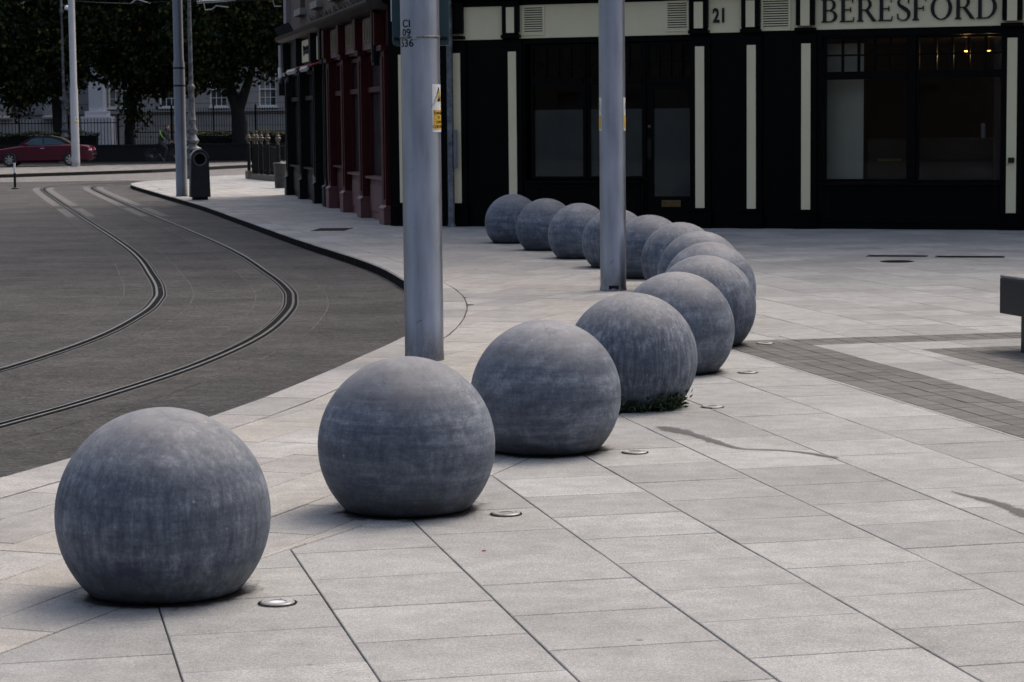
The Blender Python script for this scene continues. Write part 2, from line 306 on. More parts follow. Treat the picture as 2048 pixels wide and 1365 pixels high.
M = dict(
    slab=stone_mat('granite_paving', (.258, .262, .258), (.35, .352, .344), (.305, .307, .30)),
    kslab=stone_mat('granite_side_paving', (.28, .278, .271), (.35, .346, .335), (.34, .323, .297)),
    kerb=stone_mat('granite_kerb', (.27, .265, .26), (.37, .36, .35), (.33, .32, .305)),
    sett=stone_mat('dark_setts', (.10, .098, .095), (.14, .137, .132), (.12, .117, .112), .3, .2),
    islandsett=stone_mat('island_setts', (.16, .155, .15), (.24, .235, .225), (.2, .19, .18), .3, .2),
    seal=pmat('worn_joint', (.03, .028, .027), (.12, .11, .105), 6, .9, lo=.4, hi=.6),
    kerbface=pmat('grimy_shaded_kerb_face', (.004, .0037, .0033), (.016, .0145, .012), 5, .95, spec=.05, bump=.3, lo=.3, hi=.75),  # near-black tone holds dirt and the shade on the kerb's road side
    bed=pmat('joint_mortar', (.05, .045, .04), (.09, .08, .07), 9, .9),
    asphalt=asphalt_mat('asphalt', (.011, .0108, .0107), (.095, .091, .089), (.15, .137, .118)),
    asphalt2=asphalt_mat('relaid_asphalt', (.014, .0137, .0135), (.108, .103, .10), (.18, .162, .135)),
    road2=asphalt_mat('pale_road_surface', (.13, .125, .12), (.2, .195, .19), (.22, .21, .2)),
    street=asphalt_mat('far_street_asphalt', (.03, .03, .03), (.06, .058, .055), (.07, .065, .06)),
    trackbed=asphalt_mat('track_concrete', (.015, .0147, .0145), (.10, .096, .093), (.15, .14, .13)),
    beam=pmat('pale_concrete', (.068, .065, .063), (.10, .096, .092), 5, .85, bump=.2),
    steel=pmat('worn_rail_steel', (.17, .17, .17), (.07, .068, .065), 8, .28, 1.0, rough2=.4),
    groove=pmat('greasy_dirt', (.006, .0055, .005), (.016, .014, .012), 20, .9, spec=.05),
    ball=ball_mat(),
    pole=pmat('grey_pole_paint', (.34, .365, .43), (.42, .445, .52), 3.0, .26, .8, .5, rough2=.42, stretch=(3, 3, .5)),
    poleD=pmat('pale_pole_paint', (.42, .42, .43), (.5, .5, .5), 2, .5, .1),
    poleC=pmat('dark_pole_paint', (.14, .148, .17), (.19, .197, .22), 3, .4, .4, stretch=(3, 3, .5)),
    galv=pmat('galvanised_steel', (.3, .31, .33), (.42, .43, .45), 12, .4, .8),
    ringsteel=pmat('brushed_ring', (.22, .22, .215), (.36, .355, .345), 60, .5, .4),
    chrome=pmat('stainless_steel', (.55, .55, .55), (.42, .42, .42), 20, .25, 1.0),
    black=pmat('black_gloss_paint', (.0012, .0012, .0013), (.0022, .0022, .0024), 3, .40, spec=.07, bump=.04, bscale=9),
    blackmatt=pmat('black_matt_paint', (.0015, .0015, .0016), (.003, .003, .0032), 5, .7, spec=.05),
    cream=pmat('cream_paint', (.74, .635, .40), (.78, .685, .45), 2.4, .55, stretch=(1, 1, .5), bump=.05, bscale=25),
    lettering=pmat('black_lettering', (.006, .006, .006), None, rough=.45, spec=.3),
    red=pmat('oxblood_paint', (.040, .0045, .006), (.06, .0075, .009), 4, .5, spec=.15, stretch=(2, 2, .4)),
    mauve=pmat('faded_mauve_paint', (.105, .036, .038), (.15, .06, .062), 3, .6, stretch=(2, 2, .5)),
    gilt=pmat('dull_gilt', (.20, .17, .08), (.13, .11, .055), 9, .45, .4),
    rust=pmat('rusty_lead', (.022, .014, .010), (.05, .034, .024), 7, .75, bump=.3),
    shopblack=pmat('charcoal_shop_paint', (.0035, .0037, .004), (.007, .0073, .0077), 4, .55, spec=.15, stretch=(2, 2, .4)),
    brick=pmat('pinkish_render', (.085, .06, .048), (.12, .088, .07), 3, .85, bump=.2),
    palestone=pmat('pale_stone', (.22, .20, .165), (.28, .26, .22), 4, .8, bump=.15),
    greyrender=pmat('grey_render', (.2, .19, .195), (.25, .24, .24), 3, .85),
    wallstone=pmat('ashlar_stone', (.30, .297, .293), (.38, .373, .365), 1.2, .85, bump=.15, bscale=20),
    whitestone=pmat('white_stone', (.62, .64, .68), (.70, .71, .74), 1.5, .8),
    whitepaint=pmat('white_sash_paint', (.82, .84, .85), (.85, .86, .86), 5, .5),
    white=pmat('white_plastic', (.7, .7, .7), (.76, .76, .76), 5, .45),
    yellow=pmat('warning_yellow', (.62, .36, .03), (.66, .4, .05), 9, .5),
    teal=pmat('teal_enamel', (.022, .055, .066), (.03, .07, .082), 3, .45, .2),
    glass=glass_mat('window_glass', (.85, .86, .85), fres=1.38),
    film=pmat('frosted_film', (.095, .10, .102), (.125, .13, .133), 1.2, .35, spec=.4),
    pale_panel=pmat('pale_panel', (.62, .59, .48), (.68, .65, .54), 1.5, .6),
    brownwood=pmat('brown_wood', (.055, .032, .02), (.08, .048, .03), 3, .55, stretch=(1, 1, 8)),
    darkwall=pmat('dark_interior_wall', (.022, .012, .008), (.032, .018, .012), 2, .7),
    brass=pmat('brass', (.10, .07, .03), (.16, .11, .05), 15, .4, .9),
    iron=pmat('black_iron', (.004, .004, .0045), (.009, .009, .0095), 12, .5, .3, .3),
    ironpale=pmat('weathered_finial_paint', (.02, .016, .011), (.085, .066, .046), 14, .6),
    mossy=pmat('mossy_stone', (.10, .085, .065), (.17, .15, .12), 6, .9, bump=.4),
    bin=pmat('charcoal_bin', (.018, .02, .022), (.028, .03, .032), 5, .42, .3),
    binrim=pmat('worn_grey_rim', (.10, .105, .105), (.16, .165, .165), 9, .45, .4),
    granite_dark=pmat('polished_dark_granite', (.006, .0075, .012), (.016, .018, .026), 7, .3, 0, .3, detail=9, rough2=.5),
    greybin=pmat('galvanised_bin', (.03, .031, .034), (.055, .057, .06), 7, .5, .5),
    carred=pmat('burgundy_car_paint', (.07, .004, .018), (.08, .005, .021), 3, .2, .35, .5),
    softtop=pmat('black_fabric', (.004, .004, .0045), (.008, .008, .0085), 40, .9),
    carglass=pmat('tinted_car_glass', (.06, .12, .16), (.09, .16, .20), 1.5, .06, .2, .6),
    rubber=pmat('tyre_rubber', (.012, .012, .012), (.02, .02, .02), 20, .85),
    alloy=pmat('alloy_rim', (.42, .42, .44), (.5, .5, .52), 8, .3, .9),
    redlens=pmat('red_lens', (.5, .02, .05), None, rough=.15),
    clearlens=pmat('clear_lens', (.75, .75, .75), None, rough=.12),
    lens=pmat('frosted_lens', (.24, .24, .235), (.32, .32, .31), 9, .3),
    silver=pmat('silver_lamp_paint', (.035, .037, .042), (.16, .164, .175), 9, .45, .3, bump=.2),
    skin=pmat('skin', (.42, .22, .16), None, rough=.55),
    darkcloth=pmat('dark_clothing', (.012, .012, .016), (.025, .025, .03), 14, .9),
    hivis=pmat('lime_sash', (.22, .48, .05), None, rough=.6),
    hair=pmat('dark_hair', (.02, .016, .012), None, rough=.7),
    bark=pmat('dark_bark', (.005, .0045, .004), (.012, .0105, .009), 5, .95, bump=.6, bscale=14, stretch=(3, 3, .5)),
    leaf=leaf_mat('tree_leaves', [(0, (.007, .012, .004)), (.35, (.013, .022, .006)), (.64, (.024, .038, .010)), (.86, (.06, .075, .018)), (.965, (.10, .085, .018)), (.985, (.16, .10, .02))]),
    hedge=leaf_mat('hedge_leaves', [(0, (.005, .007, .003)), (.4, (.009, .012, .004)), (.75, (.015, .019, .005))]),
    hedgetip=leaf_mat('hedge_new_growth', [(0, (.16, .18, .03)), (.5, (.26, .26, .05)), (.8, (.04, .05, .012))]),
    weed=leaf_mat('weed_leaves', [(0, (.018, .03, .015)), (.4, (.03, .05, .023)), (.8, (.065, .085, .038))]),
    wet=pmat('wet_stone', (.10, .098, .098), (.13, .127, .125), 9, .35, spec=.5),
    redscrap=pmat('red_wrapper', (.45, .03, .03), None, rough=.4),
)

def soak_shade_mat(name='soaked_stone', col=(.085, .08, .078), top=.9, sc=45):
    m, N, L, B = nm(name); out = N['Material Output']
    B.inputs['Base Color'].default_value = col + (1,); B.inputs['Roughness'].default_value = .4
    at_ = N.new('ShaderNodeAttribute'); at_.attribute_name = 'soak_shade'; g = N.new('ShaderNodeNewGeometry')
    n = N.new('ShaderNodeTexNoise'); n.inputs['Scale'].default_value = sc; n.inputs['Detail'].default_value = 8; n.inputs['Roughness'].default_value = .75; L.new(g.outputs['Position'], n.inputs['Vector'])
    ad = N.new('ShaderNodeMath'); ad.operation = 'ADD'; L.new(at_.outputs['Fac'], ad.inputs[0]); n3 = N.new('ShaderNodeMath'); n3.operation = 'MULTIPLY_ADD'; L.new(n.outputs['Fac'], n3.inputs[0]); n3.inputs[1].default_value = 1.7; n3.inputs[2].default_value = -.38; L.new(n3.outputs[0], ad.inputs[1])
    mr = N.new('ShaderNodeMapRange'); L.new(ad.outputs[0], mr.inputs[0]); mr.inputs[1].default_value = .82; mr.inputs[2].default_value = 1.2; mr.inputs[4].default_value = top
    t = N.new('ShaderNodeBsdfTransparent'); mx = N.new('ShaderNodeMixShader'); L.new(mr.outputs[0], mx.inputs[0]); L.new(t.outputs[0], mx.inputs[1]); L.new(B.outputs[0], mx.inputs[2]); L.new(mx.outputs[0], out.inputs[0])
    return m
M['wet'] = soak_shade_mat(top=.66, sc=22); M['grime_shadow'] = soak_shade_mat('foot_grime_shadow', (.024, .020, .017), 1.0, 10)  # wet streaks; foot rings mix brown dirt with a painted contact shadow

# ------------------------------------------------------------------ ground, road, plaza
def sheet(name, pts, z, mat, parent=None, kind='structure'):
    me = bpy.data.meshes.new(name); bm = bmesh.new()
    f = bm.faces.new([bm.verts.new((p[0], p[1], z)) for p in pts]); bmesh.ops.triangulate(bm, faces=[f])
    bmesh.ops.recalc_face_normals(bm, faces=bm.faces)
    for q in bm.faces:
        if q.normal.z < 0: q.normal_flip()
    bm.to_mesh(me); bm.free(); me.materials.append(mat)
    o = bpy.data.objects.new(name, me); C.objects.link(o); o.parent = parent
    if kind: o['kind'] = kind
    return o
ZR = -.12
sheet('ground', [(-2500, -2500), (2500, -2500), (2500, 2500), (-2500, 2500)], -.22, M['street'])
sheet('road', [(-120, -40), (20, -40), (20, 128), (-120, 128)], ZR, M['asphalt'])

KP = [(-14, -12), (-9.4, -3), (-6.9, 2.5), (-5.5, 5.5), (-4.3, 8.2), (-3.45, 10.3), (-2.751, 12.17), (-1.951, 14.68), (-1.54, 16.54), (-1.21, 18.46), (-.948, 20.07), (-.84, 21.9), (-.85, 23.6),
      (-.98, 25.3), (-1.275, 27.22), (-1.891, 30.69), (-3.382, 36.78), (-4.936, 43.47), (-7.178, 53.1), (-9.144, 60.85), (-11.55, 70.4), (-12.05, 73.3), (-11.95, 75.6), (-11.2, 78.6), (-10.2, 82), (-8.8, 85.5)]
K = catmull(KP, .1); KN = normals(K)
def koff(i, d):
    i = max(0, min(len(K) - 1, int(i))); return K[i] + KN[i] * d
KS0 = int(np.argmin(abs(K[:, 1] - 4.0))); KS1 = int(np.argmin(np.hypot(K[:, 0] + 10.6, K[:, 1] - 66.5)))
KEND = len(K) - 1

inner = [tuple(K[i] + KN[i] * .15) for i in range(0, KEND, 5)]
plaza = sheet('plaza', inner + [(-5, 92), (45, 92), (45, -12)], -.014, M['bed'])

def slab_mesh(poly, gap=.003, th=.05, ch=.003):
    """Paving slab from a convex ground polygon: sides, chamfer, top."""
    P = np.array(poly, float); c = P.mean(0); n = len(P)
    a = sum(P[i][0] * P[(i + 1) % n][1] - P[(i + 1) % n][0] * P[i][1] for i in range(n))
    if a < 0: P = P[::-1]
    def inset(P, d):
        out = []
        for i in range(n):
            p0, p1, p2 = P[i - 1], P[i], P[(i + 1) % n]
            e0 = (p1 - p0) / (np.linalg.norm(p1 - p0) + 1e-9); e1 = (p2 - p1) / (np.linalg.norm(p2 - p1) + 1e-9)
            n0 = np.array((-e0[1], e0[0])); n1 = np.array((-e1[1], e1[0])); k = 1 + n0 @ n1
            out.append(p1 + (n0 + n1) / max(k, .25) * d)
        return np.array(out)
    A = inset(P, gap); Bp = inset(P, gap + ch); vs = []
    vs += [(x, y, -th) for x, y in A] + [(x, y, -ch) for x, y in A] + [(x, y, 0) for x, y in Bp]
    fs = [(i, (i + 1) % n, n + (i + 1) % n, n + i) for i in range(n)] + [(n + i, n + (i + 1) % n, 2 * n + (i + 1) % n, 2 * n + i) for i in range(n)] + [tuple(range(2 * n, 3 * n))]
    return vs, fs, c
def clip(poly, p, nrm):
    out = []; m = len(poly)
    for i in range(m):
        a, b = np.array(poly[i]), np.array(poly[(i + 1) % m]); da, db = (a - p) @ nrm, (b - p) @ nrm
        if da >= 0: out.append(a)
        if (da >= 0) != (db >= 0): out.append(a + (b - a) * da / (da - db))
    return out
def area(p):
    return abs(sum(p[i][0] * p[(i + 1) % len(p)][1] - p[(i + 1) % len(p)][0] * p[i][1] for i in range(len(p)))) / 2 if len(p) > 2 else 0
def in_view(p, m=0.0):
    return p[1] > 6.0 and abs(p[0]) < .2231 * p[1] + m
def lay(cells, parent, mat, name, top=300, gap=.003, stuffname='far_paving', tilt=.0012, z=0, lim_y=200):
    """The pieces that show largest become parts, the others one joined part."""
    def key(c):
        p = np.mean(c, 0); return (0 if in_view(p, .25) else 1000) + p[1]
    cells.sort(key=key); rest = MB(); shared = {}; n = 0
    for c in cells:
        vs, fs, ctr = slab_mesh(c, gap)
        dz = z + random.uniform(-tilt, tilt); tx, ty = random.uniform(-.002, .002), random.uniform(-.002, .002)
        if n < top and in_view(ctr, .25):
            n += 1
            loc = [(x - ctr[0], y - ctr[1], h) for x, y, h in vs]
            sig = (len(c),) + tuple(round(v, 3) for q in loc for v in q[:2])
            me = shared.get(sig)
            if me is None:
                me = bpy.data.meshes.new(name); me.from_pydata(loc, [], fs); me.materials.append(mat); shared[sig] = me
            o = bpy.data.objects.new(name, me); C.objects.link(o); o.parent = parent; o.location = (ctr[0], ctr[1], dz)
            o.rotation_euler = (tx, ty, 0)
        else:
            rest.add([(x, y, h + dz + (x - ctr[0]) * tx) for x, y, h in vs], fs)
    if rest.v: rest.build(stuffname, mat, parent, kind='stuff', fix=False)

# kerbstones
kerb = MB()
for i in range(KS0, KEND - 12, 10):
    a, b = koff(i, .03), koff(i + 10, .03); c, d = koff(i + 10, .36), koff(i, .36)
    kerb.add([(p[0], p[1], z) for z in (-.2, -.03) for p in (a, b, c, d)], [(4, 5, 6, 7), (0, 1, 5, 4), (2, 3, 7, 6)])
kerb = kerb.build('kerb', M['bed'], kind='structure')
i = KS0
while i < KEND - 12:
    j = i + random.choice((8, 9, 9, 10))
    a, b, c, d = koff(i, 0), koff(j, 0), koff(j, .38), koff(i, .38)
    e = (b - a) / np.linalg.norm(b - a) * .003; ctr = (a + b + c + d) / 4; dz = random.uniform(-.002, .002)
    inn = KN[i] * .014
    P = [a + e, b - e, c - e, d + e]
    vs = [(p[0] - ctr[0], p[1] - ctr[1], -.17) for p in P] + [(P[0][0] - ctr[0], P[0][1] - ctr[1], -.016), (P[1][0] - ctr[0], P[1][1] - ctr[1], -.016), (P[2][0] - ctr[0], P[2][1] - ctr[1], 0), (P[3][0] - ctr[0], P[3][1] - ctr[1], 0)]
    vs += [(P[0][0] + inn[0] - ctr[0], P[0][1] + inn[1] - ctr[1], 0), (P[1][0] + inn[0] - ctr[0], P[1][1] + inn[1] - ctr[1], 0)]
    fs = [(0, 1, 5, 4), (4, 5, 9, 8), (8, 9, 6, 7), (2, 3, 7, 6), (1, 2, 6, 9, 5), (3, 0, 4, 8, 7)]
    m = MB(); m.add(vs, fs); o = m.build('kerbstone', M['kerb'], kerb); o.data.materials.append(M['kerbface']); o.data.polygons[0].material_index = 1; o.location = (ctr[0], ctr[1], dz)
    i = j

# paving beside the kerb: straight courses up to the arc of the balls, then courses along the kerb
KM = int(np.argmin(abs(K[:, 1] - 34.5)))
BA = catmull([(-5.2, -2), (-3.3, 4), (-2.35, 6.7), (-1.4086, 9.1163), (-.5163, 11.0284), (.1883, 12.988), (.7846, 14.9681), (1.2233, 16.9712), (1.5981, 18.9978), (1.8173, 21.0349), (1.901, 23.0751), (1.8512, 25.1154), (1.6374, 27.1466), (1.3296, 29.1732), (.9324, 31.1965), (.35, 33.3), (-.5, 35.8), (-1.2, 38)], .2); BAN = normals(BA)
pavement = sheet('pavement', [tuple(koff(i, .37)) for i in range(KS0, KM, 6)] + [tuple(p) for p in BA[::-4] if p[1] < koff(KM, 0)[1]], -.0125, M['bed'])
A1 = R(-20.3); F1 = np.array((math.cos(A1), math.sin(A1))); F2 = np.array((-F1[1], F1[0])); u00 = float(np.array((-1.091, 9.857)) @ F1)
cells = []
for k in range(-30, 30):
    v = -20 + random.uniform(0, 1)
    while v < 50:
        e = v + random.choice((.6, .62, .75, .9)); u0 = u00 + .405 * k
        q = [F1 * a + F2 * b for a, b in ((u0, v), (u0 + .405, v), (u0 + .405, e), (u0, e))]; v = e
        c = np.mean(q, 0)
        if c[1] < 4.5 or c[1] > 36 or c[0] < -8: continue
        j = KS0 + int(np.argmin(np.hypot(*(K[KS0:KM] - c).T))); sd = (c - K[j]) @ KN[j]
        if sd < 0 or (j >= KM - 2 and (c - K[KM]) @ np.array((KN[KM][1], -KN[KM][0])) < -0.4): continue
        if sd < 1.2: q = clip(q, K[j] + KN[j] * .386, KN[j])
        if len(q) < 3: continue
        j = int(np.argmin(np.hypot(*(BA - c).T))); sd = (c - BA[j]) @ BAN[j]
        if sd > .6: continue
        if sd > -.7: q = clip(q, BA[j], -BAN[j])
        if len(q) > 2:
            tk = (K[KM] - K[KM - 1]); tk = tk / np.linalg.norm(tk)
            if c[1] > 30: q = clip(q, K[KM], -tk)
        if area(q) > .012: cells.append(q)
OFF = [.386, .79, 1.20, 1.61, 2.02, 2.43, 2.84, 3.25]
for k in range(7):
    s = KM
    while s < KS1 - 4:
        e = s + random.choice((6, 7, 8, 9)) + random.uniform(-.5, .5)
        f = lambda q, d: (1 - (q % 1)) * koff(q, d) + (q % 1) * koff(q + 1, d)
        cells.append([f(s, OFF[k]), f(min(e, KS1), OFF[k]), f(min(e, KS1), OFF[k + 1]), f(s, OFF[k + 1])]); s = e
lay(cells, pavement, M['kslab'], 'paving_slab', 300, .003)

# the square grid of the plaza
A0 = math.atan2(.2149, .9766); E1 = np.array((math.cos(A0), math.sin(A0))); E2 = np.array((-E1[1], E1[0]))
def uv(u, v): return E1 * u + E2 * v
FA = np.array((-1.130, 40.973)); FE = np.array((9.5004, -3.5431)); FE /= np.linalg.norm(FE); FI = np.array((-FE[1], FE[0]))
BANDS = [(5.76, 6.48, -2, 18.42), (6.48, 16, 17.9, 18.42), (7.19, 10.6, -2, 17.31)]
Kc = K[::3]; KNc = KN[::3]
cells = []
for k in range(-26, 40):
    u0 = 1.185 + .648 * k
    for r in range(-30, 150):
        v0 = 7.499 + .592 * r + (.296 if k % 2 else 0)
        ctr = uv(u0 + .324, v0 + .296)
        if ctr[1] < 3.5 or ctr[1] > 84 or abs(ctr[0]) > .2231 * ctr[1] + 4: continue
        if (ctr - FA) @ FI > .6 and ctr[0] > -1.9: continue
        if ctr[0] > -2 and ctr[1] > 41: continue
        pieces = [[u0, u0 + .648, v0, v0 + .592]]
        for b in BANDS:
            nxt = []
            for p in pieces:
                if p[1] <= b[0] or p[0] >= b[1] or p[3] <= b[2] or p[2] >= b[3]: nxt.append(p); continue
                if p[0] < b[0]: nxt.append([p[0], b[0], p[2], p[3]])
                if p[1] > b[1]: nxt.append([b[1], p[1], p[2], p[3]])
                a0, a1 = max(p[0], b[0]), min(p[1], b[1])
                if p[2] < b[2]: nxt.append([a0, a1, p[2], b[2]])
                if p[3] > b[3]: nxt.append([a0, a1, b[3], p[3]])
            pieces = nxt
        for p in pieces:
            q = [uv(p[0], p[2]), uv(p[1], p[2]), uv(p[1], p[3]), uv(p[0], p[3])]
            cc = np.mean(q, 0); dd = np.hypot(Kc[:, 0] - cc[0], Kc[:, 1] - cc[1]); j = int(np.argmin(dd))
            sd = (cc - Kc[j]) @ KNc[j]
            if j * 3 < KM or cc[1] < 34.6:
                j = int(np.argmin(np.hypot(*(BA - cc).T))); sd = (cc - BA[j]) @ BAN[j]
                if sd < -.6: continue
                if sd < .7: q = clip(q, BA[j] + BAN[j] * .004, BAN[j])
            else:
                lim = 3.254 if j * 3 <= KS1 else .386
                if sd < lim - .6: continue
                if sd < lim + .7: q = clip(q, Kc[j] + KNc[j] * lim, KNc[j])
            if len(q) < 3: continue
            if area(q) > .012: cells.append(q)
lay(cells, plaza, M['slab'], 'paving_slab', 300, .0032)

setts = sheet('sett_paving', [uv(*p) for p in ((5.76, -2), (6.48, -2), (6.48, 17.9), (16, 17.9), (16, 18.42), (5.76, 18.42))], -.0115, M['bed'])
cells = []
for b in BANDS:
    nu = max(1, round((b[1] - b[0]) / .182)); du = (b[1] - b[0]) / nu
    for a in range(nu):
        v = max(b[2], 5) + random.uniform(0, .1)
        if b is BANDS[1]: v = b[2]
        while v < b[3] - .02:
            e = min(v + random.uniform(.19, .23), b[3])
            if b[3] - e < .07: e = b[3]
            cc = uv(b[0] + du * (a + .5), (v + e) / 2)
            if abs(cc[0]) < .2231 * cc[1] + 4 and cc[1] > 5: cells.append([uv(b[0] + du * a, v), uv(b[0] + du * (a + 1), v), uv(b[0] + du * (a + 1), e), uv(b[0] + du * a, e)])
            v = e
lay(cells, setts, M['sett'], 'sett', 300, .0042, 'far_setts', .0012)

# ------------------------------------------------------------------ tram track
RP = [(-11, -6), (-9, 0), (-6.8, 5), (-5.35, 8.8), (-4.25, 12.2), (-3.41, 15.13), (-3.0, 16.75), (-2.59, 18.96), (-2.36, 21.5), (-2.37, 24.2), (-2.5, 26.0), (-2.68, 27.43), (-3.18, 30.18), (-4.61, 37.01), (-7.94, 50.59), (-11.7, 66.0), (-12.95, 71.4), (-13.3, 74.0), (-12.9, 76.2), (-11.3, 78.6), (-7.5, 82.5), (-2, 88)]
RC = catmull(RP, .2); RN = normals(RC)
track = empty('tram_track', kind='structure')
def ribbon(mb, base, nrm, d0, d1, z, s0=0, s1=None, th=.01):
    s1 = len(base) if s1 is None else s1; b = len(mb.v)
    for i in range(s0, s1):
        for d, zz in ((d0, z - th), (d0, z), (d1, z), (d1, z - th)):
            p = base[i] + nrm[i] * d; mb.v.append((p[0], p[1], zz))
    for i in range(s1 - s0 - 1):
        for k in range(3):
            a = b + i * 4 + k; mb.f.append((a, a + 4, a + 5, a + 1))
for off, sgn in ((0, 1), (-1.53, -1)):
    base = RC + RN * off
    rl = MB(); ribbon(rl, base, RN * sgn, .006, .034, ZR + .016); ribbon(rl, base, RN * sgn, -.066, -.054, ZR + .014)
    rail = rl.build('rail', M['steel'], track, fix=False)
    g = MB(); ribbon(g, base, RN * sgn, -.054, .006, ZR + .003); ribbon(g, base, RN * sgn, .034, .066, ZR + .0075); ribbon(g, base, RN * sgn, -.086, -.066, ZR + .0075)
    g.build('flangeway', M['groove'], rail, fix=False)
    eg = MB(); ribbon(eg, base, RN * sgn, -.098, -.086, ZR + .008); ribbon(eg, base, RN * sgn, .066, .078, ZR + .008); eg.build('rail_edging', M['beam'], track, fix=False)
    st = MB(); ribbon(st, base, RN * sgn, -.40, -.098, ZR + .006); ribbon(st, base, RN * sgn, .078, .40, ZR + .006)
    st.build('concrete_strip', M['trackbed'], track, fix=False)
    jt = MB(); ribbon(jt, base, RN, -.411, -.40, ZR + .004); ribbon(jt, base, RN, .40, .411, ZR + .004)
    jt.build('joint_seal', M['seal'], track, fix=False)
    for y0, y1 in ((49.5, 54.6), (56.2, 73.5)):
        i0, i1 = int(np.argmin(abs(base[:350, 1] - y0))), int(np.argmin(abs(base[:, 1] - y1)))
        for d0, d1 in ((-.31, -.11), (.11, .31)):
            m = MB(); ribbon(m, base, RN, d0, d1, ZR + .011, i0, i1); m.build('concrete_beam', M['beam'], track, fix=False)

SEAM = [(-18.0, 26.95), (-6.9, 27.6), (-3.6, 28.2)]
ii = [i for i in range(0, len(RC), 3) if -4 < RC[i][1] < 28.0]
sheet('road_patch', [tuple(RC[i] - RN[i] * .41) for i in ii] + [(-2.99, 28.15)] + SEAM[::-1] + [(-40, 25), (-40, -4)], ZR + .0025, M['asphalt2'])
sm = MB(); sq = catmull(SEAM, .2); ribbon(sm, sq, normals(sq), -.02, .02, ZR + .0035, th=.001); sm.build('road_seam', M['seal'], kind='structure', fix=False)
# pale carriageway in front of the island, the island, the street behind
sheet('carriageway', [(-60, 60), (-30, 74.5), (-18, 80.6), (-13.5, 81.3), (-11.6, 79.4), (-10.2, 83), (-8.5, 87), (-3, 95), (12, 110), (-11, 103), (-19.4, 87.9), (-60, 50)], ZR + .005, M['road2'])
isl = MB(); ip = [(-60, 46), (-19.42, 87.4), (-14.6, 93.6), (-11.2, 103.0), (-4, 118), (2, 124), (-12.63, 109.7), (-22.35, 100.8), (-60, 66)]
isl.prism(ip, 'z', -.2, .0); island = isl.build('traffic_island', M['bed'], kind='structure')
ic = []
ed = np.array((9.72, 8.85)); ed /= np.linalg.norm(ed); en = np.array((-ed[1], ed[0])); io = np.array((-22.35, 100.8))
for a in range(-60, 55):
    for b in range(-46, 0):
        q = [io + ed * (.45 * x) + en * (.3 * y) for x, y in ((a, b), (a + 1, b), (a + 1, b + 1), (a, b + 1))]
        c = np.mean(q, 0)
        if c[1] < 80 or abs(c[0] + 16) > 8.5: continue
        # keep what lies inside the island
        ok = True
        for (p0, p1) in (((-60, 46), (-19.42, 87.4)), ((-19.42, 87.4), (-14.6, 93.6)), ((-14.6, 93.6), (-11.2, 103.0))):
            p0, p1 = np.array(p0), np.array(p1); t = (p1 - p0) / np.linalg.norm(p1 - p0); nn = np.array((-t[1], t[0]))
            if (c - p0) @ nn < .35: ok = False
        if ok: ic.append(q)
im = MB()
for q in ic:
    vs, fs, ctr = slab_mesh(q, .006, .03, .004); dz = random.uniform(.0, .006); im.add([(x, y, h + .012 + dz) for x, y, h in vs], fs)
im.build('sett', M['islandsett'], island, kind='stuff', fix=False)
ik = MB()
for (p0, p1) in (((-60, 46), (-19.42, 87.4)), ((-19.42, 87.4), (-14.6, 93.6)), ((-14.6, 93.6), (-11.2, 103.0)), ((-11.2, 103.0), (-4, 118))):
    p0, p1 = np.array(p0), np.array(p1); L_ = np.linalg.norm(p1 - p0); t = (p1 - p0) / L_; nn = np.array((-t[1], t[0]))
    n_ = int(L_ / 1.0)
    for k in range(n_):
        a, b = p0 + t * (L_ * k / n_ + .005), p0 + t * (L_ * (k + 1) / n_ - .005)
        q = [a - nn * .03, b - nn * .03, b + nn * .3, a + nn * .3]
        ik.prism([tuple(x) for x in q], 'z', -.16, .014)
ik.build('kerb', M['iron'], island, kind='stuff')
sheet('street', [(-60, 66.02), (-22.35, 100.82), (-12.63, 109.72), (2, 124.02), (20, 140), (-120, 140), (-120, 66)], .004, M['street'])
sheet('footpath', [(-120, 113.4), (14, 113.4), (14, 134), (-120, 134)], .016, pmat('brown_gravel_path', (.04, .03, .022), (.06, .045, .035), 6, .9))
# white edge line round the corner of the side pavement
wl_ = MB(); wp = catmull([(-30, 76.4), (-18, 81.0), (-15.0, 81.6), (-12.2, 83.4), (-10.9, 86.5), (-8, 92)], .5); wnn = normals(wp); ribbon(wl_, wp, wnn, -.07, .07, ZR + .012, th=.004)
wl_.build('road_line', pmat('worn_white_line', (.3, .3, .29), (.42, .42, .41), 4, .8), kind='structure', fix=False)

